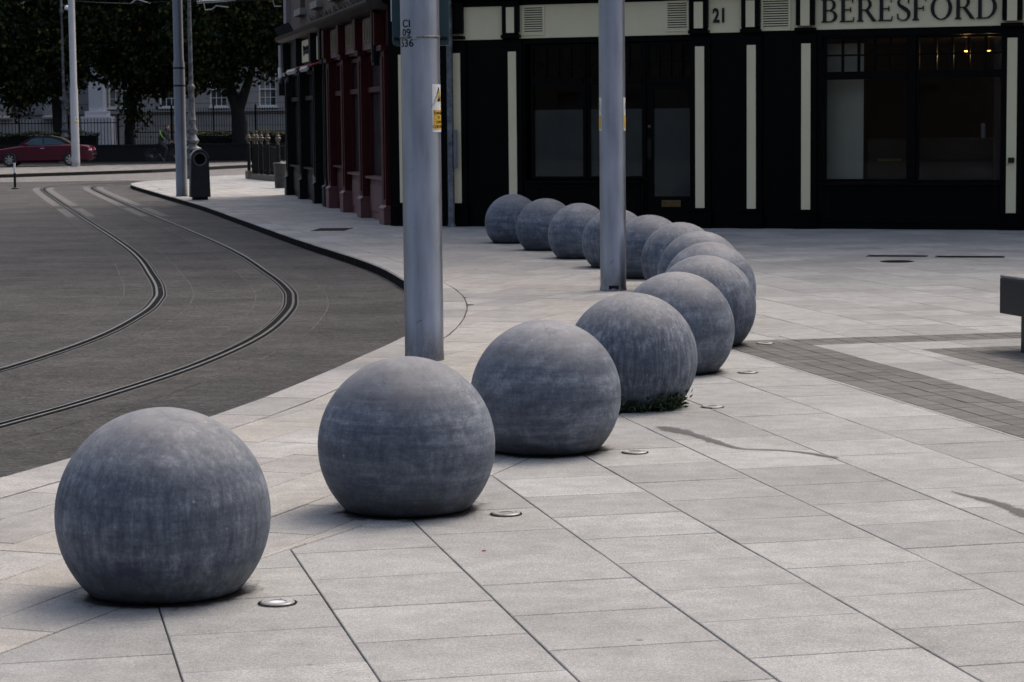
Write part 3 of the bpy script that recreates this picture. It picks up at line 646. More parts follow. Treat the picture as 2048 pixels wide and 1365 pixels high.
# ------------------------------------------------------------------ stone balls
BR, BC = .43, .3144
BALLS = [(-1.4086, 9.1163), (-.5163, 11.0284), (.1883, 12.988), (.7846, 14.9681), (1.2233, 16.9712), (1.5981, 18.9978), (1.8173, 21.0349), (1.901, 23.0751), (1.8512, 25.1154), (1.6374, 27.1466), (1.3296, 29.1732), (.9324, 31.1965), (.5069, 33.2187), (.0317, 35.2317)]
prof = [(.262, 0), (.262, .008), (.29, .010)]
a0 = math.asin(-(BC - .012) / BR)
for k in range(41):
    a = a0 + (math.pi / 2 - a0) * k / 40; prof.append((max(BR * math.cos(a), .0008), BC + BR * math.sin(a)))
bm_ = MB(); bm_.lathe(prof, 72); ball_me = bm_.mesh('stone_ball', M['ball'], True)
BL = ['largest dark stone ball at the near end, beside the light with a white lens',
      'stone ball standing right in front of the lettered grey pole',
      'stone ball between the weed-grown ball and the ball in front of the lettered pole',
      'streaky stone ball with green weeds growing at its foot',
      'stone ball directly behind the weed-grown ball, dark stains round its foot',
      'stone ball standing at the corner where the dark sett bands meet',
      'seventh stone ball from the near end, behind the ball at the sett corner',
      'eighth stone ball from the near end, a crescent at the bend',
      'ninth stone ball from the near end, sixth from the far end',
      'stone ball just right of the plain slim pole, its left edge hidden',
      'stone ball showing on both sides of the plain slim pole',
      'third stone ball from the far end, left of the slim pole',
      'second stone ball from the far end of the arc',
      'stone ball at the far end of the arc, below a cream strip']
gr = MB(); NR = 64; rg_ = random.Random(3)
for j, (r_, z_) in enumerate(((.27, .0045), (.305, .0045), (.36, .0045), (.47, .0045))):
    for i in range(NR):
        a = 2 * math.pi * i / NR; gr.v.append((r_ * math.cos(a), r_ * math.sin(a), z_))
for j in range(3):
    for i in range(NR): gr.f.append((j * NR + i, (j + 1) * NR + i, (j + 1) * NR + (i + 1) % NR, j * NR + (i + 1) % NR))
grime_shadow_me = gr.mesh('grime_shadow_ring', M['grime_shadow'], fix=False)  # foot dirt and the ball's contact shadow, both painted into this ring
ga = grime_shadow_me.attributes.new('soak_shade', 'FLOAT', 'POINT')
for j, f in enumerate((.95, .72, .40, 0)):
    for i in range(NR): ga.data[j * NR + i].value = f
LOOK = [(.34, .26, .0), (.10, .40, .012), (.05, .40, .02), (.52, .10, .0), (.18, .30, .0), (.40, .15, .0), (.15, .3, .012), (.1, .38, .012), (.3, .2, .0), (.12, .4, .0), (.35, .2, .012), (.1, .3, .012), (.08, .42, .012), (.2, .3, .0)]
for k, (x, y) in enumerate(BALLS):
    o = bpy.data.objects.new('stone_ball', ball_me); C.objects.link(o); o.location = (x, y, .001); o.rotation_euler = (0, 0, random.uniform(0, 6.28))
    o.color = (*LOOK[k % len(LOOK)], 1)
    q = bpy.data.objects.new('grime_shadow_ring', grime_shadow_me); C.objects.link(q); q.parent = o
    tag(o, BL[k], 'stone ball', 'stone balls in a curved row across the plaza')

# uplights beside the balls
LL = ['round recessed ground light with white lens beside the largest stone ball', 'recessed ground light beside the stone ball in front of the lettered pole', 'recessed ground light beside the swirl-marked stone ball',
      'recessed ground light beside the weed-grown stone ball', 'recessed ground light beside the ball behind the weed-grown ball', 'recessed ground light in the dark setts beside the ball at the sett corner']
for k, (x, y) in enumerate([(-.93, 8.862), (-.037, 10.85), (.688, 12.836), (1.302, 14.846), (1.738, 16.856), (2.107, 19.024)]):
    t = empty('ground_light', (x, y, .003), random.uniform(0, 6), LL[k], 'ground light', 'recessed lights beside the stone balls')
    m = MB(); m.lathe([(.034, .002), (.034, .006), (.062, .007), (.067, .003), (.069, -.02)], 32, cap=False); m.build('ring', M['lens'] if k == 0 else M['ringsteel'], t, True)
    m = MB(); m.lathe([(.0005, .0045), (.02, .0042), (.034, .003)], 24, cap=False); m.build('lens', M['clearlens'] if k == 0 else M['lens'], t, True)
    m = MB(); m.lathe([(.069, .0008), (.078, .0002)], 24, cap=False); m.build('seal', M['groove'], t)
    for q in range(3):
        a = q * 2.094; m = MB(); m.lathe([(.004, .006), (.004, .0085)], 8, .05 * math.cos(a), .05 * math.sin(a)); m.build('screw', M['galv'], t)

# ------------------------------------------------------------------ text helpers
def font_mesh(txt, size, ext=.004, bold=0):
    cu = bpy.data.curves.new('txt', 'FONT'); cu.body = txt; cu.size = size; cu.extrude = ext; cu.align_x = 'CENTER'; cu.resolution_u = 3; cu.offset = bold
    o = bpy.data.objects.new('txt', cu); C.objects.link(o)
    dg = bpy.context.evaluated_depsgraph_get(); me = bpy.data.meshes.new_from_object(o.evaluated_get(dg)); bpy.data.objects.remove(o)
    return me
def wrap_text(txt, size, rad, ang, z, mat, parent, name='lettering', sx=1.0, bold=0):
    me = font_mesh(txt, size, .0006, bold)
    for v in me.vertices:
        a = ang + v.co.x * sx / rad; r = rad + .0008 + v.co.z
        v.co = (r * math.sin(a), -r * math.cos(a), z + v.co.y)
    me.materials.clear(); me.materials.append(mat)
    o = bpy.data.objects.new(name, me); C.objects.link(o); o.parent = parent; return o
def wrap_patch(rad, a0, a1, z0, z1, mat, parent, name, lift=.0015, n=10):
    m = MB()
    for i in range(n + 1):
        a = a0 + (a1 - a0) * i / n
        for z in (z0, z1): m.v.append(((rad + lift) * math.sin(a), -(rad + lift) * math.cos(a), z))
    for i in range(n): m.f.append((2 * i, 2 * i + 2, 2 * i + 3, 2 * i + 1))
    return m.build(name, mat, parent, fix=False)
def warning(parent, rad, a, z0, h, w, full=True):
    """White adhesive plate with a yellow triangle above a yellow text field."""
    d = w / rad / 2
    p = wrap_patch(rad, a - d, a + d, z0, z0 + h, M['white'], parent, 'warning_plate')
    wrap_patch(rad, a - d * .86, a + d * .86, z0 + h * .06, z0 + h * .46, M['yellow'], p, 'text_field', .003)
    def tri(s, zc, mat, lift, name):
        m = MB(); cu = []
        for k in range(7):
            f = k / 6; zz = zc - s * .5 + s * f; hw = s * .55 * (1 - f)
            for sg in (-1, 1):
                aa = a + sg * max(hw, .002) / rad; m.v.append(((rad + lift) * math.sin(aa), -(rad + lift) * math.cos(aa), zz))
        for k in range(6): m.f.append((2 * k, 2 * k + 1, 2 * k + 3, 2 * k + 2))
        return m.build(name, mat, p, fix=False)
    tri(h * .42, z0 + h * .73, M['lettering'], .003, 'triangle_border'); tri(h * .33, z0 + h * .712, M['yellow'], .0042, 'triangle')
    tri(h * .12, z0 + h * .70, M['lettering'], .0055, 'bolt_mark')
    if full:
        for k, tx in enumerate(('DANGER', 'TO', 'OVER', 'CONTACT')):
            wrap_text(tx, h * .085, rad + .0032, a, z0 + h * (.37 - .095 * k), M['lettering'], p)
    return p

# ------------------------------------------------------------------ poles
def weather_pole(m, hi=1.6):
    N, L = m.node_tree.nodes, m.node_tree.links; B = N['Principled BSDF']; src = B.inputs['Base Color'].links[0].from_socket
    tc = N.new('ShaderNodeTexCoord'); sx = N.new('ShaderNodeSeparateXYZ'); L.new(tc.outputs['Object'], sx.inputs[0])
    def noise(sc, st):
        mp = N.new('ShaderNodeMapping'); mp.inputs['Scale'].default_value = st; L.new(tc.outputs['Object'], mp.inputs[0])
        n = N.new('ShaderNodeTexNoise'); n.inputs['Scale'].default_value = sc; n.inputs['Detail'].default_value = 6; n.inputs['Roughness'].default_value = .7; L.new(mp.outputs[0], n.inputs['Vector']); return n.outputs['Fac']
    def mr(x, a, b, c, d):
        q = N.new('ShaderNodeMapRange'); L.new(x, q.inputs[0]); [setattr(q.inputs[i + 1], 'default_value', v) for i, v in enumerate((a, b, c, d))]; return q.outputs[0]
    def mul(a, b):
        q = N.new('ShaderNodeMath'); q.operation = 'MULTIPLY'; L.new(a, q.inputs[0]); L.new(b, q.inputs[1]); return q.outputs[0]
    scuff = mul(mr(noise(9, (1, 1, .7)), .63, .67, 0, .6), mr(sx.outputs['Z'], .1, hi, 1, .12))
    foot = mul(mr(noise(7, (1, 1, .5)), .35, .6, .2, 1), mr(sx.outputs['Z'], .02, .32, .75, 0))
    last = src
    for f, c in ((scuff, (.07, .07, .075, 1)), (foot, (.06, .052, .042, 1))):
        x = N.new('ShaderNodeMix'); x.data_type = 'RGBA'; L.new(f, x.inputs['Factor']); L.new(last, x.inputs['A']); x.inputs['B'].default_value = c; last = x.outputs['Result']
    L.new(last, B.inputs['Base Color'])
for k_ in ('pole', 'poleC', 'poleD'): weather_pole(M[k_])
def pole(loc, prof, mat, label, name='tram_pole'):
    t = empty(name, loc, 0, label, 'pole', 'tram line poles')
    m = MB(); m.lathe(prof, 40); m.build('shaft', mat, t, True)
    return t
PG = 'tram line poles'
pa = pole((-.6924, 18.02, 0), [(.156, 0), (.156, .05), (.1535, .06), (.1525, 2.6), (.150, 9)], M['pole'], 'thick grey steel pole lettered CI 09 536 in front of the shop corner')
for tx, z in (('CI', 2.60), ('09', 2.53), ('536', 2.45)): wrap_text(tx, .083, .1527, R(-42), z, M['lettering'], pa, 'lettering', 1.12, .0012)
warning(pa, .1527, R(66), 1.79, .37, .155)
m = MB(); m.lathe([(.1555, 2.513), (.157, 2.515), (.157, 2.532), (.1555, 2.534)], 40, cap=False); m.build('strap', pmat('dull_steel_band', (.05, .05, .05), (.3, .3, .3), 22, .4, .7), pa, True)
m = MB(); m.box(-.05, -.02, -.172, -.15, 2.508, 2.538); m.box(-.06, -.05, -.166, -.15, 2.512, 2.534); m.build('strap_buckle', M['galv'], pa, bevel=.002)
m = MB(); pts = []
for cx, cz, a0_ in ((.19, 2.50, 270), (.19, 3.8, 0), (-.19, 3.8, 90), (-.19, 2.50, 180)):
    for k in range(5):
        a = R(a0_ + 22.5 * k); pts.append((cx + .035 * math.cos(a), cz + .035 * math.sin(a)))
m.prism(pts, 'y', .158, .215); sp_ = m.build('sign_case', M['teal'], pa, bevel=.004)
for zz in (2.52, 3.6): box('mounting_channel', M['iron'], sp_, -.21, .21, .146, .158, zz - .012, zz + .012)
box('sign_face', M['white'], sp_, -.236, .20, .216, .226, 2.66, 3.8)
pb = pole((1.1206, 25.194, 0), [(.150, 0), (.150, .02), (.144, .04), (.144, .05), (.1425, .06), (.1425, 2.8), (.139, 9)], M['pole'], 'plain slim grey pole standing among the stone balls before the shop windows')
box('access_slot', M['iron'], pb, -.055, .055, -.1465, -.14, .02, .06)
for a in (-84, 84): warning(pb, .1425, R(a), 1.75, .36, .14, False)
pc = pole((-8.495, 59.447, 0), [(.152, 0), (.152, .05), (.146, .06), (.146, 3.42), (.126, 3.50), (.124, 9)], M['poleC'], 'dark grey stepped pole beside the round-topped litter bin')
for z in (3.27, 2.82):
    m = MB(); m.lathe([(.1465, z), (.150, z + .01), (.150, z + .035), (.1465, z + .045)], 28, cap=False); m.build('strap', M['iron'], pc, True)
warning(pc, .146, R(-86), 1.7, .36, .14, False)
pd_ = pole((-19.116, 101.33, .012), [(.22, 0), (.22, .03), (.182, .05), (.17, 3.4), (.148, 3.5), (.142, 10)], M['poleD'], 'pale grey stepped pole on the traffic island in front of the burgundy car')
warning(pd_, .176, R(38), 1.86, .34, .15, False)

t = empty('service_post', (-1.05, 40.75, 0), 0, 'slim grey metal post with a small hatch box against the black shop front', 'post')
m = MB(); m.lathe([(.075, 0), (.075, .03), (.06, .05), (.058, 4.6)], 20); m.build('shaft', M['silver'], t, True)
box('hatch_box', M['poleC'], t, .05, .12, -.07, .07, 1.04, 1.72, .008)

# ------------------------------------------------------------------ black and cream corner shop
SH = empty('shop', (FA[0], FA[1], 0), math.atan2(FE[1], FE[0]), 'black and cream corner shop front with BERESFORD over its window', 'shop')
def win_wall(mb, x0, x1, z0, z1, y0, y1, holes):
    """wall with rectangular holes, made of boxes butted end to end"""
    xs = sorted({x0, x1} | {h[0] for h in holes} | {h[1] for h in holes})
    for a, b in zip(xs[:-1], xs[1:]):
        hs = sorted([(h[2], h[3]) for h in holes if h[0] < (a + b) / 2 < h[1]]); z = z0
        for lo, hi in hs:
            if lo > z: mb.box(a, b, y0, y1, z, lo)
            z = hi
        if z1 > z: mb.box(a, b, y0, y1, z, z1)
m = MB(); win_wall(m, -1.1, 14, 0, 3.27, 0, .35, [(1.50, 4.56, .80, 3.2), (6.78, 9.80, .76, 3.2), (3.66, 4.56, .05, .80)])
m.build('wall', M['black'], SH)
m = MB(); m.box(-1.1, 26, 0, .35, 4.25, 17.5); m.box(-1.1, 26, .36, 9, 17.2, 17.5); m.box(25.7, 26, .36, 9, 0, 17.2); m.box(14.01, 26, 0, .35, 0, 4.25); m.build('upper_wall', M['brick'], SH)
m = MB(); m.box(-1.1, 14, 0, .35, 3.27, 4.25); m.build('fascia_backing', M['black'], SH)
m = MB(); m.prism([(0, 3.95), (-.22, 3.98), (-.28, 4.05), (-.28, 4.13), (-.34, 4.16), (-.34, 4.22), (0, 4.3)], 'x', -1.1, 14); m.build('cornice', M['blackmatt'], SH)
PLINTH = [(-1.1, .02 - .0), (.02, 1.46)]
# pilaster bodies, plinths and cream strips
def pil(x0, x1, base=.30):
    m = MB(); m.box(x0, x1, -.05, 0, base, 3.25); o = m.build('pilaster', M['black'], SH, bevel=.006)
    m = MB(); m.box(x0 - .02, x1 + .02, -.11, 0, 0, base - .03); m.prism([(-.11, base - .03), (-.125, base - .02), (-.06, base), (0, base)], 'x', x0 - .02, x1 + .02); m.build('plinth', M['blackmatt'], o)
    return o
strips = [(-.88, .02), (.153, .303), (1.205, 1.355), (4.604, 4.763), (5.508, 5.663), (6.446, 6.602), (9.85, 10.01), (10.9, 11.05), (12.4, 12.56)]
strips[0] = (-.885, -.735)
bases = [.40, .395, .39, .325, .315, .305, .26, .25, .25]
for (a, b), zb in zip(strips, bases):
    p = pil(a - .10, b + .10, zb - .015)
    m = MB(); m.box(a, b, -.066, -.05, zb + .02, 3.06 + (a * .006)); m.build('cream_strip', M['cream'], p, bevel=.003)
    m = MB(); m.box(a - .08, b + .08, -.13, -.05, 3.40, 3.95); m.box(a - .10, b + .10, -.15, -.05, 3.3, 3.36); c_ = m.build('bracket_block', M['black'], SH, bevel=.005)
    if a > .5: box('cream_inset', M['cream'], c_, a - .0, b, -.138, -.13, 3.39, 3.835, .003)
box('meter_box', M['lettering'], SH, 9.885, 9.98, -.12, -.066, 1.10, 1.185, .004)
m = MB(); m.tube([(9.9, -.07, 1.09), (9.86, -.07, 1.07), (9.8, -.05, 1.06)], .004, 6); m.build('cable', M['lettering'], SH)
# stall risers with raised fields
for (a, b, z1) in ((1.62, 3.60, .76), (6.84, 9.74, .72)):
    m = MB(); m.box(a, b, -.02, 0, .10, .22); m.box(a, b, -.02, 0, z1 - .08, z1); m.box(a, a + .12, -.02, 0, .22, z1 - .08); m.box(b - .12, b, -.02, 0, .22, z1 - .08)
    m.build('stall_riser', M['black'], SH, bevel=.004)
    box('sill', M['black'], SH, a - .05, b + .03, -.10, .0, z1 + .005, z1 + .055, .008)
# cream fascia panels
def fascia(x0, x1, z0, z1):
    return box('fascia_panel', M['cream'], SH, x0, x1, -.035, 0, z0, z1, .006)
f1 = fascia(-.75, 1.09, 3.285, 3.86); f2 = fascia(1.407, 4.495, 3.292, 3.868); f3 = fascia(4.82, 5.407, 3.31, 3.90); f4 = fascia(5.735, 10.35, 3.32, 3.95); f5 = fascia(10.6, 13.9, 3.33, 3.95)
def vent(x0, x1, z0, z1, par, gap):
    t = MB(); g = gap
    t.box(x0, x1, -.055, -.035, z0, z0 + g); t.box(x0, x1, -.055, -.035, z1 - g, z1); t.box(x0, x0 + g, -.055, -.035, z0 + g, z1 - g); t.box(x1 - g, x1, -.055, -.035, z0 + g, z1 - g)
    v = t.build('vent', M['cream'], SH, bevel=.003)
    box('vent_backing', M['blackmatt'], v, x0 + g, x1 - g, -.0375, -.036, z0 + g, z1 - g)
    n = 11; h = (z1 - z0 - 2 * g) / n
    for k in range(n):
        z = z0 + g + h * k; m = MB(); m.prism([(-.056, z + h * .05), (-.0565, z + h * .42), (-.046, z + h * .62), (-.045, z + h * .40)], 'x', x0 + g, x1 - g); m.build('slat', M['cream'], v)
vent(1.476, 1.888, 3.345, 3.857, f2, .036); vent(4.075, 4.493, 3.35, 3.868, f2, .038); vent(5.75, 6.262, 3.325, 3.86, f4, .04)
# lettering with serifs
def glyph(ch):
    """pieces of a classical capital, height 1: ('r',x0,z0,x1,z1) boxes, ('p',polygon), ('a',cx,cz,rx,rz,ix,iz,a0,a1) ring parts"""
    st, th, sf = .15, .05, .045
    def stem(x): return [('r', x, 0, x + st, 1), ('p', [(x - .07, 0), (x + st + .07, 0), (x + st + .07, .03), (x + st, .07), (x, .07), (x - .07, .03)]), ('p', [(x - .07, 1), (x - .07, .97), (x, .93), (x + st, .93), (x + st + .07, .97), (x + st + .07, 1)])]
    def arm(x, z0, L, up): return [('r', x + st, z0, x + st + L, z0 + th), ('p', [(x + st + L - .03, z0 + (0 if up else th)), (x + st + L + .01, z0 + (0 if up else th)), (x + st + L + .03, z0 + (.2 if up else th - .2)), (x + st + L - .0, z0 + (.2 if up else th - .2))])]
    if ch == 'B': return stem(0) + [('a', .28, .745, .28, .255, .15, .205, -90, 90), ('a', .30, .26, .33, .26, .19, .21, -90, 90), ('r', st, .95, .28, 1), ('r', st, .49, .28, .54), ('r', st, 0, .30, .05)], .63
    if ch == 'E': return stem(0) + arm(0, 0, .38, True) + arm(0, .95, .34, False) + [('r', st, .50, st + .26, .55), ('r', st + .235, .42, st + .27, .63)], .57
    if ch == 'F': return stem(0) + arm(0, .95, .34, False) + [('r', st, .48, st + .26, .53), ('r', st + .235, .40, st + .27, .61)], .53
    if ch == 'R': return stem(0) + [('a', .28, .735, .29, .265, .16, .215, -90, 90), ('r', st, .95, .28, 1), ('r', st, .47, .28, .52), ('p', [(.27, .48), (.42, .50), (.76, .03), (.80, 0), (.60, 0)])], .74
    if ch == 'D': return stem(0) + [('a', .30, .5, .48, .5, .33, .45, -90, 90), ('r', st, .95, .30, 1), ('r', st, 0, .30, .05)], .79
    if ch == 'O': return [('a', .46, .5, .46, .515, .31, .465, 0, 360)], .92
    if ch == 'S':
        pts = [(.50, .80), (.46, .93), (.33, .985), (.18, .955), (.075, .84), (.09, .69), (.22, .58), (.38, .47), (.50, .34), (.50, .17), (.40, .045), (.24, .012), (.09, .075), (.03, .21)]
        return [('s', pts, [.03, .045, .045, .06, .10, .14, .16, .17, .15, .12, .07, .045, .045, .03])], .55
def letter(ch, h, x, z, par, yy=-.035, d=.03):
    m = MB(); parts, w = glyph(ch); k = 0
    for p in parts:
        k += 1; y1 = yy - d - .0006 * k
        if p[0] == 'r': m.box(x + p[1] * h, x + p[3] * h, y1, yy, z + p[2] * h, z + p[4] * h)
        elif p[0] == 'p': m.prism([(x + a * h, z + b * h) for a, b in p[1]], 'y', y1, yy)
        elif p[0] == 'a':
            _, cx, cz, rx, rz, ix, iz, a0_, a1_ = p; n = 20
            for i in range(n):
                g0, g1 = R(a0_ + (a1_ - a0_) * i / n), R(a0_ + (a1_ - a0_) * (i + 1) / n)
                m.prism([(x + (cx + ox * math.cos(g)) * h, z + (cz + oz * math.sin(g)) * h) for ox, oz, g in ((rx, rz, g0), (rx, rz, g1), (ix, iz, g1), (ix, iz, g0))], 'y', y1, yy)
        else:
            q = catmull(p[1], .02); nn = normals(q); ww = np.interp(np.linspace(0, 1, len(q)), np.linspace(0, 1, len(p[2])), p[2])
            for i in range(len(q) - 1):
                P4 = [q[i] + nn[i] * ww[i] / 2, q[i + 1] + nn[i + 1] * ww[i + 1] / 2, q[i + 1] - nn[i + 1] * ww[i + 1] / 2, q[i] - nn[i] * ww[i] / 2]
                m.prism([(x + a * h, z + b * h) for a, b in P4], 'y', y1, yy)
            m.prism([(x + a * h, z + b * h) for a, b in ((.46, .78), (.51, .70), (.53, .95))], 'y', y1 - .001, yy)
            m.prism([(x + a * h, z + b * h) for a, b in ((.02, .05), (.05, .30), (.0, .30))], 'y', y1 - .001, yy)
    m.build('letter', M['lettering'], par); return w * h
xs = 6.81; hh = .382; raw = sum(glyph(c)[1] for c in 'BERESFORD') * hh; gapw = (9.675 - 6.81 - raw) / 8
for c in 'BERESFORD': xs += letter(c, hh, xs, 3.438, f4) + gapw
for k, ch in enumerate('21'):
    me = font_mesh(ch, .33, .012, .009); me.transform(Matrix.Diagonal((.72, 1, 1, 1))); me.transform(Matrix.Rotation(R(90), 4, 'X')); me.materials.clear(); me.materials.append(M['lettering'])
    o = bpy.data.objects.new('numeral', me); C.objects.link(o); o.parent = f3; o.location = (4.972 + .122 * k, -.048, 3.49)
# windows
def shop_window(x0, x1, z0, z1, zt0, zt1, cols, name='window', film=None, two=True):
    """frame with one large pane below, small panes in two rows above the transom"""
    f = MB(); y0, y1 = .05, .13; w = .045
    f.box(x0 - w, x0, y0, y1, z0 - w, zt1 + w); f.box(x1, x1 + w, y0, y1, z0 - w, zt1 + w)
    f.box(x0, x1, y0, y1, zt1, zt1 + w); f.box(x0, x1, y0 - .03, y1, z1, zt0); f.box(x0, x1, y0, y1, z0 - w, z0)
    cw = (x1 - x0) / cols; zm = (zt0 + zt1) / 2; b = .02
    for k in range(1, cols): f.box(x0 + cw * k - b, x0 + cw * k + b, y0 + .01, y1, zt0, zt1)
    for k in range(cols): f.box(x0 + cw * k + (b if k else 0), x0 + cw * (k + 1) - (b if k < cols - 1 else 0), y0 + .015, y1 - .005, zm - .016, zm + .016)
    o = f.build(name, M['black'], SH, bevel=.004)
    def pane(a, b_, c, d, mat=M['glass'], y=.10, nme='pane'):
        q = MB(); q.box(a, b_, y, y + .006, c, d); return q.build(nme, mat, o)
    pane(x0, x1, z0, z1)
    for k in range(cols):
        for lo, hi in ((zt0, zm - .016), (zm + .016, zt1)): pane(x0 + cw * k + (b if k else 0), x0 + cw * (k + 1) - (b if k < cols - 1 else 0), lo, hi)
    if film: pane(x0, x1, z0, film, M['film'], .112, 'frosted_film')
    return o
shop_window(1.63, 2.545, .885, 2.47, 2.60, 3.14, 4, film=2.046); shop_window(2.665, 3.62, .885, 2.465, 2.59, 3.13, 4, film=2.046)
shop_window(6.845, 8.195, .835, 2.49, 2.62, 3.165, 5); shop_window(8.40, 9.75, .82, 2.49, 2.62, 3.15, 5)
for a, b, z in ((2.592, 2.618, .84), (8.242, 8.353, .78)): box('mullion', M['black'], SH, a, b, .02, .13, z, 3.2, .006)
# door
D = MB(); D.box(3.70, 3.825, .06, .12, .06, 2.46); D.box(4.505, 4.555, .06, .12, .06, 2.46); D.box(3.825, 4.505, .06, .12, .06, .54); D.box(3.825, 4.505, .06, .12, 2.375, 2.46)
D.box(3.667, 3.698, .03, .14, .06, 3.19)
door = D.build('door', M['black'], SH, bevel=.005)
box('pane', M['glass'], door, 3.825, 4.505, .085, .091, .54, 2.375); box('frosted_film', M['film'], door, 3.825, 4.505, .096, .099, .54, 2.046)
box('letter_plate', M['brass'], door, 3.967, 4.313, .045, .06, .355, .474, .006); box('push_plate', M['iron'], door, 3.715, 3.785, .05, .06, 1.19, 1.53, .003)
m = MB(); m.lathe([(.03, 0), (.03, .012), (.018, .02)], 14); o = m.build('lock', M['brass'], door); o.rotation_euler = (R(90), 0, 0); o.location = (3.748, .06, 1.737)
tr = MB(); tr.box(3.70, 4.555, .05, .13, 2.46, 2.58); tr.box(3.70, 4.555, .05, .13, 3.12, 3.19)
for k in range(5): tr.box(3.70 + .209 * k, 3.745 + .2025 * k, .05, .13, 2.58, 3.12)
tr = tr.build('door_transom', M['black'], SH, bevel=.004)
for k in range(4):
    for lo, hi in ((2.58, 2.835), (2.865, 3.12)): box('pane', M['glass'], tr, 3.747 + .2085 * k, 3.905 + .207 * k, .09, .096, lo, hi)
    box('glazing_bar', M['black'], tr, 3.747 + .2085 * k, 3.905 + .207 * k, .07, .12, 2.835, 2.865)
box('step', M['mossy'], SH, 3.6, 4.6, -.06, .3, .0, .05)
# rooms behind the glass
m = MB(); m.box(6.62, 13.6, 4.5, 4.6, .0, 3.6); m.box(6.5, 6.62, .36, 4.6, 0, 3.6); m.box(6.62, 13.6, .36, 4.5, .0, .06); m.build('room_wall', M['darkwall'], SH)
m = MB(); m.box(6.62, 13.6, .36, 4.5, 3.3, 3.4)
for k in range(9): m.box(6.62, 13.6, .55 + .45 * k, .63 + .45 * k, 3.2, 3.3)
m.build('ceiling', M['brownwood'], SH)
m = MB(); m.box(.2, 6.5, 2.2, 2.3, 0, 3.6); m.box(.2, 6.5, .36, 2.2, 3.4, 3.5); m.box(.2, .3, .36, 2.2, 0, 3.4); m.build('shop_back_wall', M['darkwall'], SH)
box('display_panel', M['pale_panel'], SH, 6.66, 7.38, .50, .54, .80, 3.1)
box('display_step', M['brownwood'], SH, 6.66, 9.8, .36, .49, .70, .80)
box('settle_back', M['darkwall'], SH, 7.42, 9.55, .62, .74, .06, 1.50, .03)
m = MB(); m.box(7.6, 8.0, .60, .619, 1.12, 1.16); m.build('settle_label', M['brass'], SH)
m = MB(); m.lathe([(.10, 0), (.07, .32)], 18, cap=False); o = m.build('wall_lamp', emit_mat('amber_lamp_shade', (1.0, .42, .08), .5), SH); o.location = (9.52, 4.3, 1.72)
box('framed_note', M['pale_panel'], SH, 10.55, 10.95, 4.47, 4.5, 1.82, 2.02)
m = MB(); m.lathe([(.035, 0), (.04, .2), (.03, .24)], 12); o = m.build('glass_jar', M['lens'], SH); o.location = (9.36, .68, 1.50)
for k, (x, e) in enumerate(((8.98, 3.0), (9.36, 1.4))):
    m = MB(); m.lathe([(.0005, -.02), (.025, -.014), (.035, 0)], 14, cap=False); o = m.build('spot_lamp', emit_mat('warm_bulb_%d' % k, (1.0, .62, .2), e), SH); o.location = (x, 1.2, 2.96)
    m = MB(); m.tube([(0, 0, 0), (0, 0, .24)], .012, 6); o2 = m.build('lamp_stem', M['brass'], o); 
    ld = bpy.data.lights.new('spot_lamp_light', 'POINT'); ld.energy = 3.5 if k == 0 else 2; ld.color = (1, .62, .25); ld.shadow_soft_size = .04
    lo_ = bpy.data.objects.new('spot_lamp_light', ld); C.objects.link(lo_); lo_.parent = SH; lo_.location = (x, 1.2, 2.88)

# ------------------------------------------------------------------ the two shops of the side street
S0 = np.array((-2.3677, 42.0441)); S1 = np.array((-5.7863, 59.3818)); SE = (S1 - S0) / np.linalg.norm(S1 - S0); SA = math.atan2(SE[1], SE[0])
S0 = S0 - np.array((-SE[1], SE[0])) * .15
RS = empty('shop', (S0[0], S0[1], 0), SA, 'oxblood red shop front with mauve sign panels and gilt letters on the side street', 'shop')
BS = empty('shop', (S0[0], S0[1], 0), SA, 'charcoal shop front with cream signs and two small red awnings at the far end', 'shop')
def spil(par, t0, t1, mat, zb, out=.10, top=3.2):
    m = MB(); m.box(t0, t1, -.32, out, zb, top); m.box(t0 + .12, t1 - .12, out, out + .02, zb + .15, top - .15)
    p = m.build('pilaster', mat, par, bevel=.008)
    m = MB(); m.box(t0 - .05, t1 + .05, -.32, out + .05, 0, zb - .03); m.prism([(-.32, zb - .03), (out + .06, zb - .03), (out + .06, zb), (out, zb + .05), (-.32, zb + .05)], 'x', t0 - .06, t1 + .06)
    m.build('plinth', M['mauve'] if par is RS else mat, p, bevel=.006)
    m = MB(); m.box(t0 - .04, t1 + .04, 0, out + .06, top - .05, top + .05); m.build('capital', mat, p, bevel=.008)
def bay(par, t0, t1, mat, frame, sill, bar, head, mull, riser, lower):
    """recessed shop window between two pilasters"""
    m = MB(); m.box(t0, t1, -.30, -.05, 0, sill); m.build('stall_riser', riser, par)
    m = MB(); m.box(t0 + .15, t1 - .15, -.05, -.03, .15, sill - .12); m.build('riser_panel', riser, par, bevel=.01)
    m = MB(); m.prism([(-.3, sill), (.05, sill), (.05, sill + .04), (-.3, sill + .07)], 'x', t0, t1); m.build('sill', lower, par)
    f = MB(); f.box(t0, t0 + .08, -.2, -.06, sill + .07, head); f.box(t1 - .08, t1, -.2, -.06, sill + .07, head); f.box(t0 + .08, t1 - .08, -.2, -.02, bar - .05, bar + .05); f.box(t0 + .08, t1 - .08, -.2, -.06, head - .08, head)
    for x in mull: f.box(x - .05, x + .05, -.2, -.05, sill + .07, bar - .05); f.box(x - .04, x + .04, -.2, -.055, bar + .05, head - .08)
    f = f.build('window', frame, par, bevel=.006)
    xs_ = [t0 + .08] + sorted(mull) + [t1 - .08]
    for a, b in zip(xs_[:-1], xs_[1:]):
        box('pane', M['shopglass'], f, a + .05, b - .05, -.13, -.122, sill + .07, bar - .05); box('pane', M['shopglass'], f, a + .04, b - .04, -.13, -.122, bar + .05, head - .08)
